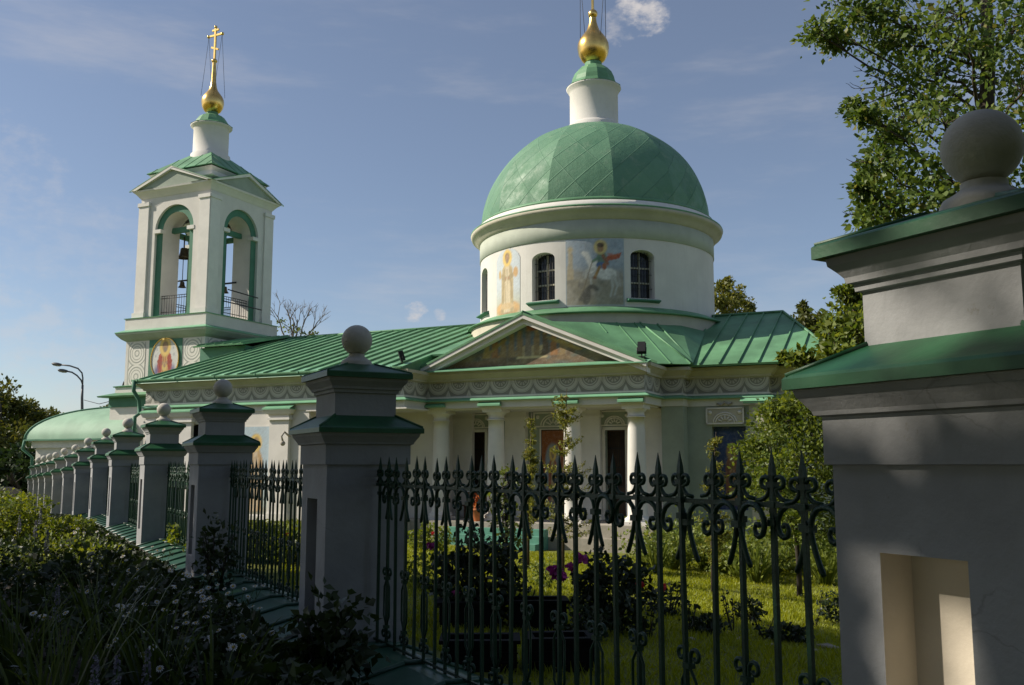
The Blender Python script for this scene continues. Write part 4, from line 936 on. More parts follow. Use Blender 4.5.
# ------------------------------------------------------------------ fence piers
pier_src = None
PIER_LABEL = ['large near whitewashed pier with stone ball and lit niche, right of the ironwork',
 'shaded grey fence pier with stone ball between the first and second iron panels',
 'shaded grey pier with ball standing in front of the nave frieze, third from the right',
 'fence pier with stone ball directly below the downpipe at the nave corner',
 'fence pier with stone ball just left of the nave downpipe, fifth from the right',
 'sixth pier from the right, in shade with sunlit ball below the vestibule roof',
 'seventh pier from the right, its street edge sunlit beneath the vestibule roof',
 'eighth pier from the right with sunlit green cap, beyond the flower bed',
 'ninth pier from the right in the far row, narrow and half hidden',
 'tenth pier from the right in the far row, small with a pale ball',
 'eleventh pier from the right, third from the far left end',
 'twelfth pier from the right, next to the far left end pier',
 'far left end pier of the fence row, smallest beside the dark trees']
def make_pier(k):
    X, Y, zb = PIERS[k]; s = .99 if k == 0 else 1.06
    t = thing('fence_pier', PIER_LABEL[k], 'pier', (X, Y, -DROP[k]), R_(29.2) if k == 0 else FA, 'fence piers with ball finials')
    z = lambda q: 1.65+q*s
    mb = MB(); h = .375; y0, y1, zt, zb_ = -.118, .196, z(-.286), .32; D = .15; b = -.5
    # shaft with a recessed niche in the street face
    mb.quad((h, -h, b), (h, h, b), (h, h, z(.0)), (h, -h, z(.0))); mb.quad((-h, -h, b), (h, -h, b), (h, -h, z(0)), (-h, -h, z(0))); mb.quad((-h, h, b), (h, h, b), (h, h, z(0)), (-h, h, z(0)))
    for (a, c, d, e) in ((-h, y0, b, z(0)), (y1, h, b, z(0)), (y0, y1, zt, z(0)), (y0, y1, b, zb_)): mb.quad((-h, a, d), (-h, c, d), (-h, c, e), (-h, a, e))
    mb.steps([(.372, z(-.002)), (.395, z(.0)), (.395, z(.165)), (.415, z(.170)), (.42, z(.185)), (.43, z(.20)), (.44, z(.215)), (.455, z(.235)), (.462, z(.255)), (.462, z(.272)), (.30, z(.280))])
    mb.steps([(.288, z(.375)), (.288, z(.60)), (.305, z(.605)), (.308, z(.63)), (.325, z(.635)), (.33, z(.655)), (.345, z(.675)), (.368, z(.70)), (.372, z(.73)), (.375, z(.745)), (.25, z(.75))])
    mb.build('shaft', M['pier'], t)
    mb = MB(); mb.quad((-h+D, y0, zb_), (-h+D, y1, zb_), (-h+D, y1, zt), (-h+D, y0, zt))
    for y in (y0, y1): mb.quad((-h, y, zb_), (-h+D, y, zb_), (-h+D, y, zt), (-h, y, zt))
    for q in (zt, zb_): mb.quad((-h, y0, q), (-h, y1, q), (-h+D, y1, q), (-h+D, y0, q))
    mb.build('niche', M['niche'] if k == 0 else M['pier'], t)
    mb = MB(); mb.steps([(.478, z(.262)), (.488, z(.262)), (.488, z(.30)), (.478, z(.312)), (.28, z(.415)), (.27, z(.415))])
    for sx in (-1, 1):
        for sy in (-1, 1): mb.tube([(sx*.478, sy*.478, z(.312)), (sx*.282, sy*.282, z(.418))], .011, 5)
    mb.build('lower_cap', M['cap'], t)
    mb = MB(); mb.steps([(.395, z(.728)), (.405, z(.728)), (.405, z(.772)), (.396, z(.780)), (.13, z(.868)), (.05, z(.870))])
    for sx in (-1, 1):
        for sy in (-1, 1): mb.tube([(sx*.396, sy*.396, z(.780)), (sx*.13, sy*.13, z(.870))], .010, 5)
    mb.build('upper_cap', M['cap'], t)
    zc = z(1.09); mb = MB(); R = .131 if k == 0 else .143
    mb.lathe([(.145, z(.84)), (.145, z(.885)), (.135, z(.905)), (.10, z(.925)), (.075, z(.945)), (.075, z(.965))], 0, 0, 32)
    mb.build('ball_foot', M['concrete'], t)
    mb = MB(); mb.sphere((0, 0, zc), R, 40, 24); mb.build('ball', M['concrete'], t)
    return t
PT = []
for k in range(13):
    if k < 2: p = make_pier(k)
    else: p = copy_thing(PT[1], PIER_LABEL[k], (PIERS[k][0], PIERS[k][1], -DROP[k]))
    PT.append(p)

# ------------------------------------------------------------------ iron panels between the piers
NP, SP, T0, XO = 28, .2, .35, .085
def picket_mesh():
    mb = MB(); b = .0108
    mb.box(-b, b, -b, b, .12, 1.52)
    # spear head: square section blade
    pr = [(.0100, 1.52), (.0105, 1.57), (.0150, 1.60), (.0125, 1.635), (.0065, 1.675), (.0012, 1.712)]
    for (r0, z0), (r1, z1) in zip(pr[:-1], pr[1:]): mb.frustum(r0*.8, r0, z0, r1*.8, r1, z1, 0, 0, 0, False, False)
    for z in (1.475, 1.395): mb.box(-.018, .018, -.021, .021, z-.014, z+.014)
    mb.box(-.018, .018, -.024, .024, 1.548, 1.572)
    for s in (-1, 1):      # curls above the rail and the hanging loop towards the neighbour
        pts = []
        for k in range(11):
            a = R_(215-k*34); pts.append((0, s*(.040+.023*math.cos(math.pi-a)*-1 if False else .040-.023*math.cos(a)), 1.566+.021*math.sin(a)))
        pts = [(0, s*(.042+.027*math.cos(R_(165-k*36))), 1.570+.025*math.sin(R_(165-k*36))) for k in range(8)]
        pts += [(0, s*.020, 1.540), (0, s*.032, 1.515), (0, s*.055, 1.497), (0, s*.10, 1.489)]
        mb.tube(pts, .0105, 6)
    return mb
def upper_scroll_mesh():
    mb = MB()
    for s in (-1, 1):
        P_ = [(.080, 1.195), (.062, 1.225), (.040, 1.275), (.022, 1.33), (.014, 1.375), (.016, 1.405), (.028, 1.437), (.055, 1.463), (.09, 1.474), (.128, 1.468), (.162, 1.446), (.184, 1.41), (.186, 1.375), (.172, 1.345), (.148, 1.332), (.126, 1.342), (.118, 1.365), (.128, 1.387), (.148, 1.388), (.154, 1.374)]
        Q = []
        for i in range(len(P_)-1):
            Q += [P_[i], ((P_[i][0]+P_[i+1][0])/2, (P_[i][1]+P_[i+1][1])/2)]
        Q.append(P_[-1]); n = len(Q)
        mb.tube([(0, s*y, z) for y, z in Q], [.0130 if 0 < i < n-8 else .0105 for i in range(n)], 6)
    mb.box(-.022, .022, -.026, .026, 1.365, 1.395); return mb
def lower_scroll_mesh():
    mb = MB()
    for s in (-1, 1):
        for (zc, d) in ((.745, 1), (.245, -1)):
            pts = [(0, s*(.054+.040*(1-k*.055)*math.cos(R_(-150-k*-33 if False else 200-k*33))), zc+d*(.040*(1-k*.055)*math.sin(R_(200-k*33)))) for k in range(12)][::-1]
            zj = zc-d*.05; pts += [(0, s*.014, zj+d*.02), (0, s*.013, zj)]
            mb.tube(pts, .0108, 6)
        mb.tube([(0, s*.014, .725), (0, s*.016, .68), (0, s*.055, .625), (0, s*.056, .385), (0, s*.018, .325), (0, s*.014, .265)], .0085, 5)
    mb.box(-.020, .020, -.025, .025, .685, .71); mb.box(-.020, .020, -.025, .025, .285, .31)
    return mb
PM = picket_mesh(); US = upper_scroll_mesh(); LS = lower_scroll_mesh()
rails = MB()
for z, hh in ((1.475, .011), (.15, .010), (.09, .011)): rails.box(-.009, .009, .36, 6.04, z-hh, z+hh)
for y in (.75, 2.6, 4.4, 5.7): rails.box(-.012, .012, y-.012, y+.012, .0, .12)
PANEL_LABEL = ['near wrought iron panel with spear pickets in front of the lawn',
 'second wrought iron fence panel over the green coping, in front of the nave hedge',
 'third iron fence panel, seen edge-on between the third and fourth piers',
 'fourth iron fence panel, a dark sliver behind the fourth pier']
proto_p = proto_u = proto_l = None
def panel(k, label):
    a, b = PIERS[k], PIERS[k+1]; S = math.hypot(b[0]-a[0], b[1]-a[1]); ang = math.atan2(-(b[0]-a[0]), b[1]-a[1])
    o = Vector((a[0], a[1], -(DROP[k]+DROP[k+1])/2)) + Vector((math.cos(ang), math.sin(ang), 0))*XO
    return o, ang, S/6.4
det = None
for k in range(12):
    lab = PANEL_LABEL[k] if k < 4 else 'iron panel %s the far row, dark sliver between piers %s' % (('in', 'five and six'), ('in', 'six and seven'), ('along', 'seven and eight'), ('along', 'eight and nine'), ('along', 'nine and ten'), ('along', 'ten and eleven'), ('along', 'eleven and twelve'), ('along', 'twelve and thirteen'))[k-4]
    o, ang, sc = panel(k, lab)
    if k == 0:
        det = thing('iron_fence', lab, 'fence', o, ang, 'wrought iron panels between the piers')
        rails.build('rail', M['iron'], det)
        for i in range(1, NP+1):
            y = T0+SP*i
            for key, mbx, cond in (('picket', PM, True), ('upper_scroll', US, i % 2 == 1), ('lower_scroll', LS, i % 2 == 1)):
                if not cond: continue
                src = {'picket': proto_p, 'upper_scroll': proto_u, 'lower_scroll': proto_l}[key]
                if src is None:
                    src = mbx.build(key, M['iron'], det); c = src
                    if key == 'picket': proto_p = src
                    elif key == 'upper_scroll': proto_u = src
                    else: proto_l = src
                else: c = src.copy(); COL.objects.link(c); c.parent = det
                c.rotation_euler = (random.uniform(-.010, .010), random.uniform(-.008, .008), random.uniform(-.10, .10)); c.location = (random.uniform(-.003, .003), y+random.uniform(-.006, .006), random.uniform(-.012, .010))
    elif k < 4:
        c = copy_thing(det, lab, o, ang); c.scale = (1, sc, 1)
    else:
        mb = MB()
        if k == 4:
            for i in range(1, NP+1):
                for src, cond in ((PM, True), (US, i % 2 == 1), (LS, i % 2 == 1)):
                    if cond: mb.add([(x, y+T0+SP*i, z) for x, y, z in src.v], src.f)
            mb.add(rails.v, rails.f); far = mb.build('iron_fence', M['iron']); f = far
        else: f = far.copy(); COL.objects.link(f)
        f.location = o; f.rotation_euler = (0, 0, ang); f.scale = (1, sc, 1); tag(f, lab, 'fence', 'wrought iron panels between the piers')
# the low wall with seamed green coping under each panel
det = None
BASE_LABEL = ['low fence wall with dark green metal coping under the near iron panel', 'low fence wall with seamed green coping behind the daisies, below the second iron panel']
for k in range(12):
    o, ang, sc = panel(k, ''); o = o-Vector((math.cos(ang), math.sin(ang), 0))*XO
    lab = BASE_LABEL[k] if k < 2 else 'low coped wall in the fence row, between the %s piers from the right' % ('third and fourth', 'fourth and fifth', 'fifth and sixth', 'sixth and seventh', 'seventh and eighth', 'eighth and ninth', 'ninth and tenth', 'tenth and eleventh', 'eleventh and twelfth', 'twelfth and thirteenth')[k-2]
    if k == 0:
        det = thing('fence_wall', lab, 'low wall', o, ang, 'low walls under the iron panels')
        mb = MB(); mb.box(-.34, .34, .376, 6.024, -1.2, .03); mb.build('wall', M['pier'], det)
        mb = MB(); xs = [(-.52, .015), (-.06, .125), (.2, .125), (.50, .02)]
        for (x0, z0), (x1, z1) in zip(xs[:-1], xs[1:]): mb.quad((x0, .378, z0), (x1, .378, z1), (x1, 6.022, z1), (x0, 6.022, z0))
        mb.quad((-.52, .378, -.04), (-.52, 6.022, -.04), (-.52, 6.022, .015), (-.52, .378, .015)); mb.quad((.5, .378, -.04), (.5, 6.022, -.04), (.5, 6.022, .02), (.5, .378, .02)); mb.quad((-.52, .378, -.04), (.5, .378, -.04), (.5, 6.022, -.04), (-.52, 6.022, -.04))
        for i in range(8):
            y = .55+.74*i
            for (x0, z0), (x1, z1) in zip(xs[:-1], xs[1:]): mb.tube([(x0, y, z0+.012), (x1, y+random.uniform(-.02, .02), z1+.012)], .022, 6)
        mb.build('coping', M['cap2'], det)
    else:
        c = copy_thing(det, lab, o, ang); c.scale = (1, sc if sc > .7 else sc*1.15, 1)

# ------------------------------------------------------------------ trees
def px(u, v, Y): r = ray(u, v); p = r*(Y/r.y); return Vector((p.x, p.y, p.z+EYE))
def limb(mb, a, b, r0, r1, sag=.08, n=6, wob=.05):
    a, b = Vector(a), Vector(b); d = b-a; pts = []; L_ = d.length
    for k in range(n+1):
        t = k/n; p = a+d*t; p.z += L_*sag*math.sin(math.pi*t)*(1 if d.z < L_*.8 else 0)
        if 0 < k < n: p += Vector((random.uniform(-1, 1), random.uniform(-1, 1), random.uniform(-1, 1)))*L_*wob*.5
        pts.append(p)
    mb.tube(pts, [r0+(r1-r0)*k/n for k in range(n+1)], 6 if r0 > .03 else 4, cap=False); return pts
def tree(name, label, cat, base, trunk_top, blobs, tr, leafmat, size, tips, per, bark, group=None, clump=.32, seed=1, gaps=None, bare=0, origin=None, vary=.5):
    rr = random.Random(seed); g = np.random.default_rng(seed)
    t = thing(name, label, cat, base, 0, group); B = Vector(base); inv = -B
    mb = MB(); spine = [B+(Vector(trunk_top)-B)*q+Vector((rr.uniform(-1, 1), rr.uniform(-1, 1), 0))*tr*1.2*(1 if 0 < q < 1 else 0) for q in (0, .2, .4, .6, .8, 1)]
    spine[0] -= Vector((0, 0, .3))
    mb.tube(spine, [tr*1.35, tr, tr*.88, tr*.72, tr*.55, tr*.35], 10)
    pts = []
    for (c, r) in blobs:
        c = Vector(c); zs = c.z-max(.6, (c-B).xy.length*.55); f = max(.15, min(.97, (zs-B.z)/max(.1, (Vector(trunk_top).z-B.z))))
        i = min(4, int(f*5)); a = spine[i].lerp(spine[i+1], f*5-i)
        pl = limb(mb, a, c, tr*.32*min(1, .35+r*.35), .022*max(.5, r), .06, 6, .08)
        for q in range(tips):
            d = Vector((rr.gauss(0, 1), rr.gauss(0, 1), rr.gauss(0, .8))).normalized()*r*rr.uniform(.35, 1.)**.6
            e = c+d; st = pl[-1] if rr.random() < .6 else pl[-2]
            if q < 14: limb(mb, st, e, .014*max(.6, r), .004, .05, 3, .1)
            n = max(3, int(per*rr.uniform(.5, 1.5)*min(1, .15+r*1.7))); k = g.normal(size=(n, 3))*np.array([1, 1, .7])*min(clump, r*.62)*.6
            pts.append(np.array(e)+k)
    for q in range(bare):      # leafless twigs sticking out
        c, r = rr.choice(blobs); d = Vector((rr.uniform(-1.6, -.5), rr.uniform(-.3, .3), rr.uniform(-.3, .6))).normalized(); e = Vector(c)+d*r*1.5
        pl = limb(mb, c, e, .016, .004, .02, 5, .08)
        for _ in range(5): s_ = rr.choice(pl[2:]); limb(mb, s_, s_+Vector((rr.uniform(-.7, .1), rr.uniform(-.3, .3), rr.uniform(-.2, .5)))*r*.7, .007, .003, 0, 3, .1)
    P_ = np.concatenate(pts, 0)
    if gaps:
        keep = np.ones(len(P_), bool); s_ = np.array(SUNV)
        for (T, rad, prob) in gaps:
            q = P_-np.array(T); along = q@s_; dd = np.linalg.norm(q-along[:, None]*s_, axis=1); keep &= ~((dd < rad) & (g.random(len(P_)) < prob))
        P_ = P_[keep]
    mb.v = [(x-B.x, y-B.y, z-B.z) for x, y, z in mb.v]
    mb.build('trunk', M[bark], t); leaf_cloud('crown', P_-np.array(B), size, leafmat, t, seed=seed, vary=vary); return t
def PB(lst, Y, dy=1.5, seed=3):
    rr = random.Random(seed); out = []
    for (u, v, r) in lst:
        y = Y+rr.uniform(-dy, dy); out.append((px(u, v, y), r*y/940.)) 
    return out
# maple behind the big pier
bl = PB([(818, 33, 17), (838, 42, 15), (858, 10, 30), (888, 40, 28), (872, 12, 24), (915, 25, 38), (960, 15, 48), (1005, 20, 46), (935, 75, 42), (900, 88, 30), (985, 80, 46), (1030, 70, 50), (853, 110, 11), (868, 116, 12),
         (905, 118, 36), (890, 140, 22), (945, 125, 44), (1000, 140, 46), (880, 162, 18), (868, 178, 14), (905, 175, 32), (885, 205, 26), (868, 218, 14), (862, 190, 10), (920, 215, 38), (950, 180, 40), (975, 220, 44), (1020, 200, 46), (905, 245, 34), (945, 255, 40), (1000, 270, 50),
         (880, -30, 40), (930, -50, 60), (1000, -60, 70), (1070, -20, 70), (1080, 90, 70), (1070, 200, 60), (1010, 340, 50), (1060, 300, 60), (960, 320, 36)], 15, 1.6, 5)
b0 = px(1000, 560, 16); b0.z = gz(b0.x, b0.y)
tree('maple_tree', 'tall leafy maple in bright sun rising behind the big near pier', 'tree', b0, px(985, -60, 16), bl, .22, L['maple'], .10, 30, 20, 'bark', clump=.27, seed=11, bare=9)
bl = PB([(846, 308, 18), (858, 300, 14), (836, 332, 17), (855, 328, 20), (838, 352, 14), (866, 318, 16), (826, 350, 9), (808, 358, 9), (795, 360, 7), (785, 356, 5), (850, 360, 20), (870, 350, 20), (846, 292, 9)], 12.5, .7, 6)
b1 = px(872, 560, 12.6); b1.z = gz(b1.x, b1.y)
tree('young_tree', 'small light green tree peeping out left of the big pier upper cap', 'tree', b1, px(862, 320, 12.5), bl, .06, L['shrub'], .085, 30, 24, 'bark', clump=.18, seed=12)
# shrub in front of the right wall
bl = PB([(790, 420, 26), (765, 432, 22), (815, 432, 26), (775, 455, 28), (805, 462, 32), (835, 450, 28), (750, 452, 14), (780, 490, 30), (820, 495, 32), (840, 480, 24), (795, 404, 13), (770, 412, 12), (818, 408, 14), (760, 480, 20), (790, 520, 28), (830, 530, 28)], 19, .8, 8)
b2 = px(798, 560, 19); b2.z = gz(b2.x, b2.y)
tree('garden_shrub', 'big feathery green shrub in front of the shaded right church wall', 'shrub', b2, px(795, 450, 19), bl, .05, L['shrub'], .085, 34, 24, 'darkbark', clump=.24, seed=13)
# trees behind the church
bl = PB([(722, 290, 9), (733, 296, 10), (726, 306, 11), (742, 303, 8), (716, 300, 8), (735, 322, 13), (718, 330, 14), (744, 320, 10), (727, 282, 5), (749, 310, 5)], 62, 2, 9)
tree('background_tree', 'round leafy treetop showing behind the church to the right of the drum', 'tree', (px(732, 460, 62).x, 62, -1.3), px(732, 300, 62), bl, .3, L['far'], .22, 26, 17, 'bark', 'trees beyond the church', clump=.8, seed=14)
bl = PB([(803, 306, 4), (805, 314, 6), (802, 322, 9), (812, 328, 8), (820, 320, 8), (805, 336, 12), (822, 340, 12)], 50, 1, 9)
tree('background_tree', 'thin pointed treetop behind the right end of the wing roof', 'tree', (px(806, 460, 50).x, 50, -1.3), px(803, 305, 50), bl, .14, L['wood'], .22, 22, 14, 'bark', 'trees beyond the church', clump=.5, seed=15)
# half bare tree between tower and nave
tb = (px(296, 460, 58).x, 58, -1.3)
bl = PB([(286, 328, 6), (300, 330, 6), (281, 322, 4), (312, 333, 5), (290, 335, 8), (304, 340, 8)], 58, .8, 10)
bt = tree('bare_tree', 'half bare pale-twigged tree behind the nave roof beside the bell tower', 'tree', tb, px(294, 322, 58), bl, .14, L['shrub'], .17, 8, 6, 'greybark', None, clump=.5, seed=16)
mb = MB(); rr = random.Random(4); B = Vector(tb)
def twig(p, d, l, r, depth):
    e = p+d*l; limb(mb, p-B, e-B, r, r*.55, .0, 4, .06)
    if depth:
        for _ in range(3 if depth > 1 else 4):
            nd = (d+Vector((rr.uniform(-.7, .7), rr.uniform(-.5, .5), rr.uniform(-.25, .5)))).normalized(); twig(p+d*l*rr.uniform(.45, 1), nd, l*rr.uniform(.5, .75), r*.55, depth-1)
for u0, v0, dx in ((284, 335, -.35), (292, 338, -.1), (300, 338, .25), (306, 340, .6), (296, 340, .05)): twig(px(u0, v0, 58), Vector((dx, 0, 1)).normalized(), 1.3, .05, 3)
mb.build('branches', M['greybark'], bt)
# woodland at the far left
far = [('dark broad tree at the left edge of the picture', 0, 386, 30, 58), ('bushy green tree beside the left edge tree', 22, 400, 22, 62), ('low tree in front of the lamp post, left of the vestibule', 48, 412, 20, 66),
       ('loose-crowned tree just left of the street lamp base', 66, 418, 15, 74), ('small tree just right of the street lamp behind the curved roof', 88, 416, 13, 74), ('rounded treetop behind the curved vestibule roof', 108, 410, 14, 78), ('dark undergrowth tree filling the gap beside the far fence end', 14, 445, 22, 52), ('dark low tree directly behind the far end pier', 40, 446, 20, 56)]
for i, (lab, u, top, r, Y) in enumerate(far):
    lst = []; rr = random.Random(40+i)
    v = top+r*.5
    while v < 500:
        for q in range(4): lst.append((u+rr.uniform(-1, 1)*r*(.55 if v < top+r else .9), v+rr.uniform(-5, 5), r*rr.uniform(.35, .55)))
        v += r*.62
    bl = PB(lst, Y, 2.5, 20+i); bx = px(u, 470, Y)
    tree('woodland_tree', lab, 'tree', (bx.x, Y, gz(bx.x, Y)), px(u, top+r*.6, Y), bl, .25, L['wood'] if i not in (6, 7) else L['dark'], .27, 15, 20, 'darkbark', 'trees beyond the far fence end', clump=.75, seed=50+i)
# street trees left of the view: their crowns shade the near piers and flower bed
nf = PT[0].matrix_basis
GAPS = []  # unseen crowns thinned along sun rays so dapples reach pier and ironwork
A0 = Vector((PIERS[0][0], PIERS[0][1], 0)); 
for zq in (.45, .7, .95, 1.15): GAPS.append((A0-FG*.3+Vector((0, 0, zq)), .19, 1.))
GAPS += [(A0+Vector((0, 0, 2.15))-FG*.3, .40, .93), (A0+Vector((0, 0, 2.75)), .35, .5), (A0+Vector((0, 0, 1.72))-FG*.39+FD*.15, .30, .55), (Vector((PIERS[1][0], PIERS[1][1], 1.45))-FG*.38, .10, .9)]
GAPS += [(A0+FD*t_+FG*.085+Vector((0, 0, z_)), .11, 1.) for t_, z_ in ((.7, .35), (.95, .9), (1.15, .3), (1.6, .55), (2.0, .25), (2.3, .7), (2.9, .4), (.6, 1.25), (1.4, 1.1))]
for i, (x, y, h, cr) in enumerate(((-15.5, 1.5, 17, 4.6), (-17.5, 7.5, 19, 5.0), (-21, 12.0, 20, 4.4))):
    rr = random.Random(70+i); bl = []
    for q in range(46):
        while True:
            d = Vector((rr.uniform(-1, 1), rr.uniform(-1, 1), rr.uniform(-1, 1)))
            if d.length < 1: break
        if i == 2 and y+d.y*cr > 11 and d.z < .15: continue  # low lobes of this unseen crown left out to let sun onto the bed
        bl.append((Vector((x+d.x*cr, y+d.y*cr, 11.5+d.z*7.5)), rr.uniform(1.0, 1.7)))
    tree('street_tree', ['broad lime tree beside the path, nearest the viewer on the left', 'tall lime tree on the left shading the near fence', 'lime tree left of the flower bed, farthest along the path'][i], 'tree', (x, y, gz(x, y)), (x+.3, y, h), bl, .32, L['street'], .38, 32, 20, 'bark', 'street trees shading the path', clump=.8, seed=80+i, gaps=GAPS)

# unseen trees added behind and beside the viewer to cut skylight on the fence
for i, (x, y, h, cr, cz) in enumerate(((-7.5, -7.5, 15, 4.6, 8.5), (1.0, -8.5, 16, 5.2, 9.), (8.5, -6.5, 14, 4.6, 8.), (-14, -5, 16, 4.6, 9.), (13.0, -1.5, 13, 4.6, 7.0))):
    rr = random.Random(170+i); bl = []
    for q in range(44):
        while True:
            d = Vector((rr.uniform(-1, 1), rr.uniform(-1, 1), rr.uniform(-1, 1)))
            if d.length < 1: break
        bl.append((Vector((x+d.x*cr, y+d.y*cr, cz+d.z*6.2)), rr.uniform(1.1, 1.8)))
    tree('street_tree', ['added unseen lime tree behind the viewer on the left', 'large added unseen lime tree directly behind the viewer', 'added unseen lime tree behind the viewer on the right', 'added unseen lime tree far left behind the viewer', 'added unseen lime tree to the right of the viewer'][i], 'tree', (x, y, gz(x, y)), (x+.3, y, h), bl, .3, L['street'], .50, 26, 22, 'bark', 'street trees shading the path', clump=.9, seed=180+i)

# ------------------------------------------------------------------ garden
def bush(name, label, cat, c, rx, ry, h, n, size, mat, flowers=None, group=None, seed=1, fl_name='flower', stems=10, hollow=.45, up=.2):
    g = np.random.default_rng(seed); z0 = gz(c[0], c[1]); t = thing(name, label, cat, (c[0], c[1], z0), 0, group)
    d = g.normal(size=(n, 3)); d /= np.linalg.norm(d, axis=1)[:, None]; r = (hollow+(1-hollow)*g.random(n)**.6)*(1+.22*np.sin(5*d[:, 0]+seed)*np.cos(4*d[:, 1])+.18*np.sin(9*d[:, 2]+3*d[:, 0]))
    p = d*r[:, None]*np.array([rx, ry, h*.55]); p[:, 2] += h*.5; p = p[p[:, 2] > .01]
    leaf_cloud('foliage', p, size, mat, t, seed=seed, up=up)
    mb = MB(); rr = random.Random(seed)
    for k in range(stems):
        a = rr.uniform(0, 6.28); mb.tube([(rx*.15*math.cos(a), ry*.15*math.sin(a), -.05), (rx*.4*math.cos(a), ry*.4*math.sin(a), h*.45), (rx*.7*math.cos(a), ry*.7*math.sin(a), h*.8)], [.012, .008, .004], 4)
    mb.build('stems', M['darkbark'], t)
    if flowers:
        for (dx, dy, dz, fr, fm) in flowers:
            q = g.normal(size=(46, 3)); q /= np.linalg.norm(q, axis=1)[:, None]; q *= fr*(.35+.65*g.random(46)[:, None]); q[:, 2] *= .75
            leaf_cloud(fl_name, q+np.array([dx, dy, dz]), fr*.75, L[fm], t, aspect=.9, seed=seed+7)
    return t
def gp(u, v, Y=None, zz=None):
    """ground point seen at a pixel"""
    r = ray(u, v); lo, hi = 1., 90.
    for _ in range(40):
        m = (lo+hi)/2; p = r*(m/r.y)
        if p.z+EYE > gz(p.x, p.y): lo = m
        else: hi = m
    return (p.x, p.y)
P1_ = gp(476, 622); P2_ = gp(610, 632)
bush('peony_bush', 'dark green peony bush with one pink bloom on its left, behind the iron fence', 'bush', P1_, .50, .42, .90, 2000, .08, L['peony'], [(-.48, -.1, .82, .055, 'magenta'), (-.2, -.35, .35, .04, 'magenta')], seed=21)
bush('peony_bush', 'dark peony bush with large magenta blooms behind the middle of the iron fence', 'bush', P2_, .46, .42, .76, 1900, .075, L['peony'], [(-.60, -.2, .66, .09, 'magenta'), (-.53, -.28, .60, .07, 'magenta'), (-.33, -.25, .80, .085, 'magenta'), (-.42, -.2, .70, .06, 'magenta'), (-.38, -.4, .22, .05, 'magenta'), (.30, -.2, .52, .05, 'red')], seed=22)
t_ = gp(662, 622); 
def stem_plant(name, label, cat, c, h, nleaf, lm, size, seed, bloom=None, group=None, spread=.12, ns=3):
    g = np.random.default_rng(seed); rr = random.Random(seed); t = thing(name, label, cat, (c[0], c[1], gz(c[0], c[1])), 0, group); mb = MB(); P_ = []; tops = []
    for k in range(ns):
        a = rr.uniform(0, 6.28); e = Vector((spread*math.cos(a), spread*math.sin(a), h*rr.uniform(.75, 1))); pl = limb(mb, (0, 0, -.03), e, .009, .004, 0, 4, .05); tops.append(e)
        for q in range(nleaf//ns):
            f = rr.uniform(.15, 1); i = min(3, int(f*4)); p = pl[i].lerp(pl[i+1], f*4-i); P_.append([p.x+rr.gauss(0, .035), p.y+rr.gauss(0, .035), p.z+rr.gauss(0, .02)])
    mb.build('stems', M['darkbark'], t); leaf_cloud('foliage', P_, size, lm, t, seed=seed)
    if bloom:
        for e in tops[:bloom[1]]:
            q = g.normal(size=(30, 3)); q /= np.linalg.norm(q, axis=1)[:, None]; leaf_cloud('flower', q*bloom[2]*.7+np.array(e), bloom[2], L[bloom[0]], t, aspect=.9, seed=seed)
    return t
stem_plant('poppy', 'single red bloom on a thin stem in front of the lawn', 'flower', t_, .52, 14, L['peony'], .07, 31, ('red', 1, .05), ns=1, spread=.02)
for i, (u, v, h, lab) in enumerate(((690, 634, .42, 'thin rose stem plant right of the red bloom'), (733, 632, .50, 'thin leafy rose stems near the middle of the dark lawn edge'), (815, 628, .62, 'tallest thin rose stems, close to the big pier'), (765, 640, .3, 'short rose stems between the two taller rose plants'), (650, 640, .36, 'low dark rose plant right of the magenta peony'))):
    stem_plant('rose_plant', lab, 'plant', gp(u, v), h, 40, L['peony'], .06, 60+i, None, 'rose stems along the lawn edge')
# tall pale plant and larch saplings before the portico
bl = [(px(505, v, 14.5)+Vector((random.uniform(-.14, .14), random.uniform(-.15, .15), 0)), .17) for v in range(478, 600, 9)]
b3 = px(505, 600, 14.5); b3.z = gz(b3.x, b3.y)
tree('white_lilac', 'slender pale-leaved bush behind the left half of the near iron panel', 'bush', b3, px(505, 476, 14.5), bl, .03, L['border'], .075, 14, 8, 'darkbark', clump=.14, seed=33)
def larch(label, u, vb, vt, Y, seed, spreadpx):
    b = px(u, vb, Y); b.z = gz(b.x, b.y); top = px(u+4, vt, Y); H = (top-b).z; t = thing('larch_sapling', label, 'young tree', b, 0, 'young larches before the portico'); mb = MB(); rr = random.Random(seed); P_ = []
    mb.tube([(0, 0, -.1), (.02, 0, H*.5), (top.x-b.x, 0, H)], [.035, .022, .006], 6)
    W = spreadpx*Y/940.
    for k in range(60):
        f = rr.uniform(.18, .97); a = rr.uniform(0, 6.28); l = W*(1.05-f*.75)*rr.uniform(.5, 1.1); s = Vector(((top.x-b.x)*f, 0, H*f)); e = s+Vector((math.cos(a)*l, math.sin(a)*l, l*rr.uniform(-.05, .55)))
        pl = limb(mb, s, e, .011, .003, -.12, 5, .06)
        for q in range(int(30+l*90)):
            f2 = rr.uniform(.1, 1); i = min(4, int(f2*5)); p = pl[i].lerp(pl[i+1], f2*5-i); P_.append([p.x+rr.gauss(0, .03), p.y+rr.gauss(0, .03), p.z+rr.gauss(0, .03)])
    mb.build('trunk', M['bark'], t); leaf_cloud('crown', P_, .06, L['larch'], t, aspect=.4, seed=seed); return t
larch('tall thin yellow-green larch sapling in front of the portico columns', 563, 575, 388, 19.5, 41, 42)
larch('short larch sapling in front of the blue wall painting', 712, 570, 432, 18.5, 42, 22)
larch('leaning larch sapling left of the tall one, beside the second column', 528, 572, 412, 20.5, 43, 16)
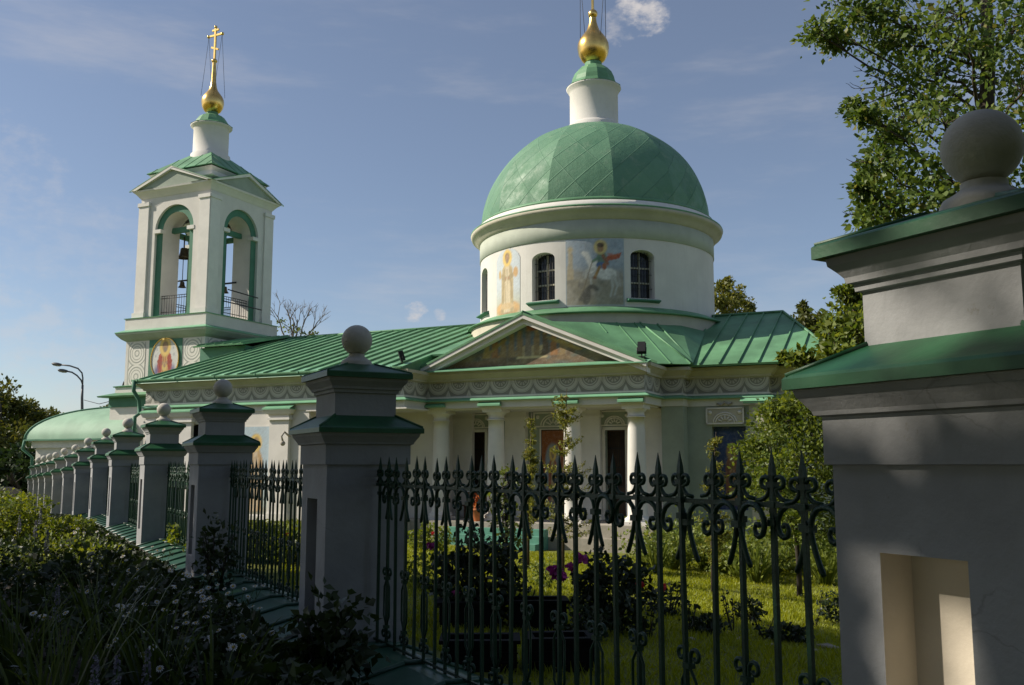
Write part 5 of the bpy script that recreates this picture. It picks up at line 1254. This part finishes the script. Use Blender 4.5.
# border of perennials along the right lawn
for i in range(13):
    u = 655+i*17; v = 572+random.uniform(-6, 14)-(8 if i < 3 else 0); c = gp(u, v); g = np.random.default_rng(90+i)
    lab = ['leafy clump %s of the border before the right church wall' % w_ for w_ in ('at the left end', 'second from its left end', 'third from its left end', 'fourth from its left end', 'fifth from its left end', 'sixth from its left end', 'at the middle', 'sixth from its right end', 'fifth from its right end', 'fourth from its right end', 'third from its right end', 'second from its right end', 'at the right end')][i]
    t = thing('border_plant', lab, 'plant', (c[0], c[1], gz(*c)), 0, 'perennials in the lawn border'); n = 150; a = g.random(n)*6.28; l = .25+.35*g.random(n)
    roots = np.stack([.10*np.cos(a), .10*np.sin(a), 0*a], 1); tips = np.stack([np.cos(a)*l, np.sin(a)*l, .30+.60*g.random(n)], 1)
    blade_mesh('blades', roots, tips, .04, L['border'], t, seed=i, droop=.35, segs=4)
    q = g.normal(size=(800, 3))*np.array([.38, .4, .27])+np.array([0, .45, .62]); leaf_cloud('foliage', q, .10, L['border'], t, seed=i)
# hedge seen through the second panel
for i, (u, v) in enumerate(((225, 560), (245, 560), (265, 562), (285, 562), (302, 565), (430, 552), (200, 552))):
    c = gp(u, v); bush('low_bush', ['sunlit low bush in front of the nave, %s' % w_ for w_ in ('left end of the hedge', 'second in the hedge from the left', 'middle of the hedge', 'fourth in the hedge from the left', 'right end of the hedge', 'alone by the portico left corner', 'hidden behind the third pier')][i], 'bush', c, .62, .5, .66, 1100, .085, L['spirea'], [(.1, -.4, .5, .05, 'red')] if i in (3, 5) else None, 'hedge bushes before the nave', seed=110+i)
# dark planter boxes on the lawn
def planter(c, label, w_, d_, h, rz):
    t = thing('planter_box', label, 'planter', (c[0], c[1], gz(*c)), rz, 'dark planter boxes behind the iron fence'); mb = MB()
    for (x0, x1, y0, y1) in ((-w_, w_, -d_, -d_+.03), (-w_, w_, d_-.03, d_), (-w_, -w_+.03, -d_+.03, d_-.03), (w_-.03, w_, -d_+.03, d_-.03)): mb.box(x0, x1, y0, y1, 0, h)
    for k in range(1, 3): mb.box(-w_-.008, w_+.008, -d_-.008, -d_-.001, h*k/3-.006, h*k/3+.006)
    mb.build('box', M['black'], t); mb = MB()
    for (x0, x1, y0, y1) in ((-w_-.03, w_+.03, -d_-.03, -d_+.05), (-w_-.03, w_+.03, d_-.05, d_+.03), (-w_-.03, -w_+.05, -d_+.051, d_-.051), (w_-.05, w_+.03, -d_+.051, d_-.051)): mb.box(x0, x1, y0, y1, h+.001, h+.03)
    mb.build('rim', M['black'], t); mb = MB(); mb.box(-w_+.03, w_-.03, -d_+.03, d_-.03, .02, h-.04); mb.build('earth', M['soil'], t)
planter(gp(466, 626), 'black planter box below the left peony bush', .28, .17, .24, .1)
planter(gp(537, 628), 'black planter box left of the magenta peony', .30, .17, .28, .05)
planter(gp(560, 668), 'nearest black planter box, right one of the front pair', .27, .16, .24, .08)
planter(gp(480, 668), 'nearest black planter box, left one of the front pair', .30, .16, .22, .02)
for i, (u, v, s_) in enumerate(((742, 640, .06), (770, 646, .05), (800, 642, .08), (826, 648, .10), (812, 652, .06), (690, 640, .05))):
    c = gp(u, v); mb = MB(); mb.sphere((0, 0, 0), s_, 8, 6, 0, .4); mb.v = [(x*random.uniform(.7, 1.6), y*random.uniform(.7, 1.2), z*random.uniform(.7, 1.2)) for x, y, z in mb.v]
    o = mb.build('edging_stone', M['paper'], None, (c[0], c[1], gz(*c)+.01)); tag(o, 'pale flat edging stone in the shaded lawn edge', 'stone', 'edging stones in the lawn')
# bench and pot in the portico
t = thing('bench', 'brown wooden bench between the left portico columns', 'bench', CH @ Vector((-6.0, .9, -.22)), CH_R)
mb = MB(); mb.box(-.6, .6, -.2, .2, .42, .47); mb.build('seat', M['bench'], t); mb = MB(); mb.box(-.6, .6, .16, .2, .55, .9); mb.build('backrest', M['bench'], t)
for sx in (-.5, .5): 
    mb = MB(); mb.box(sx-.03, sx+.03, -.18, .2, 0, .419); mb.build('leg', M['bench'], t)
t = thing('flower_pot', 'orange terracotta pot on the portico floor beside the second column', 'pot', CH @ Vector((-5.35, -.55, -.22)), CH_R)
mb = MB(); mb.lathe([(.13, 0), (.20, .34), (.22, .36), (.21, .42), (.18, .42), (.17, .3)], 0, 0, 20); mb.build('pot', M['orange'], t); leaf_cloud('plant', np.random.default_rng(2).normal(size=(120, 3))*.12+np.array([0, 0, .65]), .10, L['orangeflower'], t)

# lawn blades (uncountable)
g = np.random.default_rng(5); n = 150000
Yr = 7+g.random(n)**.8*22; Xr = (g.random(n)*.72-.24)*Yr; q = np.stack([Xr-P0.x, Yr-P0.y], 1); gg = q@np.array([FG.x, FG.y])
loc = np.stack([(Xr-CH_O.x)*math.cos(CH_R)+(Yr-CH_O.y)*math.sin(CH_R), -(Xr-CH_O.x)*math.sin(CH_R)+(Yr-CH_O.y)*math.cos(CH_R)], 1)
ok = (gg > .65) & (loc[:, 1] < -2.1); Xr, Yr = Xr[ok], Yr[ok]; n = len(Xr)
Z = np.array([gz(a, b) for a, b in zip(Xr, Yr)]); hgt = (.030+.055*g.random(n))*(.75+.5*np.abs(np.sin(Xr*1.9+np.cos(Yr*2.3)))*np.abs(np.cos(Yr*1.1+Xr*.7))); roots = np.stack([Xr, Yr, Z-.005], 1); tips = roots+np.stack([g.normal(size=n)*.03, g.normal(size=n)*.03, hgt], 1)
o = blade_mesh('lawn', roots, tips, .012+.0006*Yr, L['grass'], None, segs=1); tag(o, 'mown yellow-green lawn between the fence and the church', 'grass', None, 'stuff')

# ------------------------------------------------------------------ flower bed on the street side
def bedpt(t, o): p = P0+FD*t-FG*o; return (p.x, p.y)
g = np.random.default_rng(9); n = 60000
tt = 1.5+g.random(n)**1.1*34; oo = .5+g.random(n)*(4.2+tt*.12)
B = np.stack([P0.x+FD.x*tt-FG.x*oo, P0.y+FD.y*tt-FG.y*oo], 1)
hm = .42+.16*np.sin(B[:, 0]*2.3+1)*np.cos(B[:, 1]*1.7)+.10*np.sin(B[:, 0]*5+B[:, 1]*4); hm *= np.clip((oo-.35)/.9, .25, 1); hm *= np.clip(np.hypot(B[:, 0], B[:, 1])/5.5, .4, 1)*np.clip(1.3-tt/32, .45, 1)
zz = np.array([gz(a, b) for a, b in B])+hm*g.random(n)**.55
keep = np.hypot(B[:, 0], B[:, 1]) > 2.6; Pn = np.stack([B[:, 0], B[:, 1], zz], 1)[keep]
szs = (.045+.05*(np.sin(B[:, 0]*1.7+.5)*np.cos(B[:, 1]*1.25) > .05)+.05*(np.sin(B[:, 0]*2.9+2)*np.sin(B[:, 1]*2.1) > .35))[keep]
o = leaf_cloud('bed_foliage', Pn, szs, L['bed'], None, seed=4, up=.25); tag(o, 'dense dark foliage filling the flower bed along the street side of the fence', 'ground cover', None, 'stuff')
# soil under it
mb = MB(); ts = np.linspace(0, 40, 60)
for a, b in zip(ts[:-1], ts[1:]):
    q = [bedpt(a, .4), bedpt(b, .4), bedpt(b, 5.5), bedpt(a, 5.5)]; mb.quad(*[(x, y, gz(x, y)+.03) for x, y in q])
o = mb.build('flower_bed_soil', M['soil']); o['kind'] = 'structure'
def petal_disc(r=.03, n=11):
    mb = MB()
    for k in range(n):
        a = 2*math.pi*k/n; da = math.pi/n*.85; 
        mb.add([(r*.25*math.cos(a), r*.25*math.sin(a), 0), (r*.7*math.cos(a-da), r*.7*math.sin(a-da), .004), (r*math.cos(a), r*math.sin(a), -.002), (r*.7*math.cos(a+da), r*.7*math.sin(a+da), .004)], [(0, 1, 2, 3)])
    return mb
disc = petal_disc(); eye = MB(); eye.lathe([(.0098, .001), (.008, .006), (.001, .009)], 0, 0, 8)
daisy_px = [(205, 596, 9.2), (232, 588, 10), (150, 606, 8.4), (172, 622, 7.6), (215, 612, 8.8), (245, 606, 9.4), (140, 572, 11), (165, 588, 10), (120, 590, 9.6), (100, 560, 12), (190, 572, 11.5), (205, 640, 7.2), (160, 548, 15), (250, 634, 7.4), (128, 640, 6.6), (60, 610, 7.6), (230, 640, 7.), (90, 530, 16), (180, 650, 6.4)]
for i, (u, v, Y) in enumerate(daisy_px):
    p = px(u, v, Y); base = Vector((p.x, p.y, gz(p.x, p.y))); rr = random.Random(300+i); H = max(.2, p.z-base.z)
    t = thing('daisy_plant', 'white daisy clump in the flower bed', 'flower', base, 0, 'daisies in the shaded flower bed')
    mb = MB(); fl = MB(); ey = MB(); nb = rr.randint(7, 12) if i < 12 else rr.randint(3, 6); lp = []
    for k in range(nb):
        e = Vector((rr.gauss(0, .17), rr.gauss(0, .17), H*rr.uniform(.86, 1.06))); mb.tube([(e.x*.3, e.y*.3, 0), (e.x*.7, e.y*.7, H*.5), e], .0035, 4)
        nrm = (Vector((-e.x, -e.y, 0))*.0+Vector((0, -p.y, EYE-p.z)).normalized()*.5+Vector((rr.uniform(-.6, .6), rr.uniform(-.4, .4), .9))).normalized(); Mx = Matrix.Translation(e) @ nrm.to_track_quat('Z', 'Y').to_matrix().to_4x4(); s_ = rr.uniform(.8, 1.25)
        fl.add([Mx @ (Vector(q)*s_) for q in disc.v], disc.f); ey.add([Mx @ (Vector(q)*s_) for q in eye.v], eye.f)
        for q in range(9): f = rr.uniform(.1, .8); lp.append([e.x*f+rr.gauss(0, .03), e.y*f+rr.gauss(0, .03), H*f])
    mb.build('stems', M['stemgreen'], t); fl.build('blossoms', L['petal'], t); ey.build('flower_eyes', L['yolk'], t); leaf_cloud('foliage', lp, .06, L['bed'], t, aspect=.35, seed=i)
# labels that tell the daisies apart are impossible, so they share one; arching long-bladed clumps
for i, (u, v, Y, n) in enumerate(((70, 625, 5.6, 44), (115, 605, 6.6, 46), (40, 650, 5.0, 30), (160, 628, 6.2, 34), (95, 585, 8.6, 36), (215, 655, 5.6, 26), (20, 600, 7.2, 30))):
    p = px(u, v, Y); base = Vector((p.x, p.y, gz(p.x, p.y))); gq = np.random.default_rng(400+i); H = max(.35, p.z-base.z+.15); a = gq.random(n)*6.28; l = .18+.42*gq.random(n)
    t = thing('daylily', ['arching long-leaved clump at the lower left of the bed', 'arching clump with the palest blades amid the bed', 'long-leaved clump nearest the lower left corner', 'long-leaved clump in front of the daisies', 'long-leaved clump behind the pale-bladed one', 'long-leaved clump closest to the second pier', 'long-leaved clump at the left picture edge'][i], 'plant', base, 0, 'long-leaved clumps in the flower bed')
    blade_mesh('leaves', np.stack([.04*np.cos(a), .04*np.sin(a), 0*a], 1), np.stack([np.cos(a)*l, np.sin(a)*l, H*(.45+.6*gq.random(n))], 1), .022, L['daylily'], t, seed=i, droop=.55, segs=7)
    mb = MB(); mb.lathe([(.05, -.05), (.05, .02), (.02, .08)], 0, 0, 8); mb.build('crown', M['stemgreen'], t)
# lupin spikes
for i, (u, v, Y) in enumerate(((41, 508, 17), (36, 520, 15), (58, 586, 7.6), (48, 530, 13), (118, 655, 5.2), (96, 655, 5.0), (148, 650, 5.4), (20, 515, 16))):
    p = px(u, v, Y); base = Vector((p.x, p.y, gz(p.x, p.y))); H = p.z-base.z; gq = np.random.default_rng(500+i); n = 150
    t = thing('lupin', 'upright lupin flower spike standing in the flower bed', 'flower', base, 0, 'lupin spikes in the flower bed'); a = gq.random(n)*6.28; f = gq.random(n); r = .032*(1-.75*f)
    leaf_cloud('flower_spike', np.stack([r*np.cos(a), r*np.sin(a), H-.28+.28*f], 1), .018, L['lupin'], t, aspect=.9, seed=i); mb = MB(); mb.tube([(0, 0, 0), (0, 0, H)], .006, 5); mb.build('stem', M['stemgreen'], t)
bush('spirea_bush', 'sunlit yellow-green bush at the left back of the flower bed', 'bush', (-9.75, 18.6), .85, .8, 1.0, 3400, .075, L['spirea'], seed=131, stems=14)
bush('spirea_bush', 'smaller sunlit yellow-green bush right of the large one behind the bed', 'bush', (-8.6, 18.4), .62, .6, .62, 1600, .075, L['spirea'], seed=132)
bush('spirea_bush', 'sunlit yellow-green bush at the left edge behind the flower bed', 'bush', (-12.6, 22.5), 1.3, .9, 1.1, 3000, .08, L['spirea'], seed=133)
for i, (u, v, Y, rx, h, lab) in enumerate(((14, 548, 13.6, .55, .55, 'low sunlit yellow-green mound at the left edge of the bed'), (46, 532, 15.2, .6, .6, 'low sunlit yellow-green mound in front of the large bush'), (78, 524, 16.6, .5, .5, 'small yellow-green mound between the large bush and the fence'), (104, 536, 14.6, .4, .5, 'small yellow-green mound nearest the fourth pier'))):
    c = px(u, v, Y); bush('spirea_bush', lab, 'bush', (c.x, c.y), rx, .5, h*.85, 520, .06, L['spirea'] if i % 2 else L['border'], seed=140+i, stems=6)
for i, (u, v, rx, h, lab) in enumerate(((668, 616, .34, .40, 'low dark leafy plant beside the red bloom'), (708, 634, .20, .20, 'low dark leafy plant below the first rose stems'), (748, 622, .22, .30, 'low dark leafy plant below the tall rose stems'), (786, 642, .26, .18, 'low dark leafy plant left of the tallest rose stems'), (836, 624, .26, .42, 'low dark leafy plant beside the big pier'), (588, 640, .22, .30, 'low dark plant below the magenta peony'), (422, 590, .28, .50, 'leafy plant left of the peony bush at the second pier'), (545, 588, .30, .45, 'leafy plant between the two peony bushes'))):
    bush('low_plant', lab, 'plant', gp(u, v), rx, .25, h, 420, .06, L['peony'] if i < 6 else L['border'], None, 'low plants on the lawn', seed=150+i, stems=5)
bush('orange_flower_plant', 'orange-red flowering clump at the left edge of the bed', 'plant', (-6.75, 12.2), .35, .3, .62, 420, .07, L['bed'], [(.02, -.25, .45, .09, 'orangeflower'), (.12, -.25, .30, .08, 'orangeflower'), (-.12, -.2, .55, .08, 'red'), (-.2, -.2, .36, .08, 'orangeflower')], seed=134)
bush('rose_bush', 'dark shrub growing against the foot of the second pier', 'bush', (px(328, 650, 7.0).x, 7.0), .34, .3, .70, 620, .085, L['bed'], seed=135, hollow=.2)
bush('rose_bush', 'dark leafy shrub against the street face of the third pier', 'bush', (px(215, 590, 12.3).x, 12.3), .30, .3, .95, 420, .08, L['bed'], seed=136, hollow=.2)

# ------------------------------------------------------------------ street furniture and cars in the distance
Yl = 60.; bp = px(82, 470, Yl); zb_ = gz(bp.x, Yl); t = thing('street_lamp', 'tall grey double-armed street lamp above the far trees', 'street lamp', (bp.x, Yl, zb_), 0)
q = lambda u, v: px(u, v, Yl)-Vector((bp.x, Yl, zb_))
mb = MB(); mb.tube([(0, 0, 0), (0, 0, 3), q(82, 398), q(82.6, 385)], [.13, .12, .085, .07], 8); mb.build('pole', M['lamp'], t)
for (a, b) in (((82.8, 378), [(82, 373), (78, 368.5), (70, 365.8), (60, 364.6)]), ((82.4, 384), [(81, 380), (77, 375.5), (72, 372.3), (66, 371)])):
    mb = MB(); mb.tube([q(82.5, 388), q(*a)]+[q(*c) for c in b], .05, 6); mb.build('arm', M['lamp'], t)
    e = q(*b[-1]); mb = MB(); Mx = Matrix.Translation(e+Vector((-.2, 0, .02))) @ Matrix.Rotation(R_(8), 4, 'Y'); mb.lathe([(.01, -.1), (.13, -.06), (.16, 0), (.12, .08), (.02, .11)], 0, 0, 12); mb.v = [tuple(Mx @ Vector((x*2.3, y*1.1, z))) for x, y, z in mb.v]; hd = mb.build('lamp_head', M['lamp'], t)
    mb = MB(); mb.lathe([(.01, -.13), (.10, -.11), (.135, -.062)], 0, 0, 12); mb.v = [tuple(Mx @ Vector((x*2.2, y, z))) for x, y, z in mb.v]; mb.build('glass', M['lampglass'], hd)
Ym = 47.; bp = px(119, 470, Ym); zb_ = -1.1; top = px(119.3, 381, Ym).z-zb_; t = thing('mast', 'thin dark pole with a pointed tip left of the bell tower foot', 'pole', (bp.x, Ym, zb_), 0)
mb = MB(); mb.tube([(0, 0, 0), (0, 0, top-.5)], [.075, .06], 8); mb.build('pole', M['dark'], t); mb = MB(); mb.lathe([(.06, top-.5), (.09, top-.42), (.07, top-.2), (.005, top)], 0, 0, 10); mb.build('tip', M['dark'], t)
mb = MB(); a = px(119, 399, Ym)-Vector((bp.x, Ym, zb_)); b = px(84, 400, 60.)-Vector((bp.x, Ym, zb_)); mb.tube([a, a.lerp(b, .5)+Vector((0, 0, -.25)), b], .02, 4); mb.build('wire', M['dark'], t)
def car(label, u, Y, rz, paint):
    p = px(u, 480, Y); z0 = gz(p.x, Y); t = thing('parked_car', label, 'car', (p.x, Y, z0), rz, 'cars parked by the far end of the fence')
    prof = [(-2.1, .35), (-2.12, .62), (-2.0, .86), (-1.2, .95), (-.55, 1.38), (.7, 1.42), (1.45, 1.0), (2.0, .95), (2.1, .7), (2.08, .35)]
    mb = MB(); n = len(prof)
    def wid(z): return .86 if z < 1.0 else .86-.55*(z-1.0)
    A = [(x, -wid(z), z) for x, z in prof]; Bq = [(x, wid(z), z) for x, z in prof]
    mb.add(A+Bq, [tuple(range(n)), tuple(range(2*n-1, n-1, -1))]+[(i, (i+1) % n, n+(i+1) % n, n+i) for i in range(n)]); mb.build('body', M[paint], t)
    mb = MB(); mb.quad((-1.15, -.70, .99), (-1.15, .70, .99), (-.60, .62, 1.35), (-.60, -.62, 1.35)); mb.v = [(x-.02, y, z+.02) for x, y, z in mb.v]; mb.build('windscreen', M['glass'], t)
    mb = MB(); mb.quad((1.40, -.70, 1.04), (1.40, .70, 1.04), (.78, .60, 1.40), (.78, -.60, 1.40)); mb.v = [(x+.02, y, z+.015) for x, y, z in mb.v]; mb.build('rear_window', M['glass'], t)
    for s in (-1, 1):
        mb = MB(); mb.add([(-.95, s*.872, 1.0), (1.25, s*.872, 1.0), (.65, s*.69, 1.34), (-.5, s*.69, 1.34)], [(0, 1, 2, 3)]); mb.build('side_window', M['glass'], t)
        mb = MB(); mb.box(-2.13, -2.05, s*.62-.16, s*.62+.16, .66, .80); mb.build('headlight', M['lampglass'], t)
        mb = MB(); mb.box(2.03, 2.11, s*.64-.15, s*.64+.15, .74, .92); mb.build('tail_light', M['redlight'], t)
        for x in (-1.35, 1.3):
            mb = MB(); mb.lathe([(.2, -.1), (.32, -.1), (.34, -.06), (.34, .06), (.32, .1), (.2, .1)], 0, 0, 24); mb.v = [(x+a, s*.80+c*.9, .34+b) for a, b, c in mb.v]; wh = mb.build('wheel', M['tyre'], t)
            mb = MB(); mb.lathe([(.01, -.08), (.2, -.07), (.2, .07), (.01, .08)], 0, 0, 16); mb.v = [(x+a, s*.80+c, .34+b) for a, b, c in mb.v]; mb.build('rim', M['rim'], wh)
car('dark parked car at the left picture edge beyond the flower bed', -8, 46, R_(70), 'cardark')
car('red-brown parked car beside the far end pier of the fence', 15, 58, R_(75), 'carred')
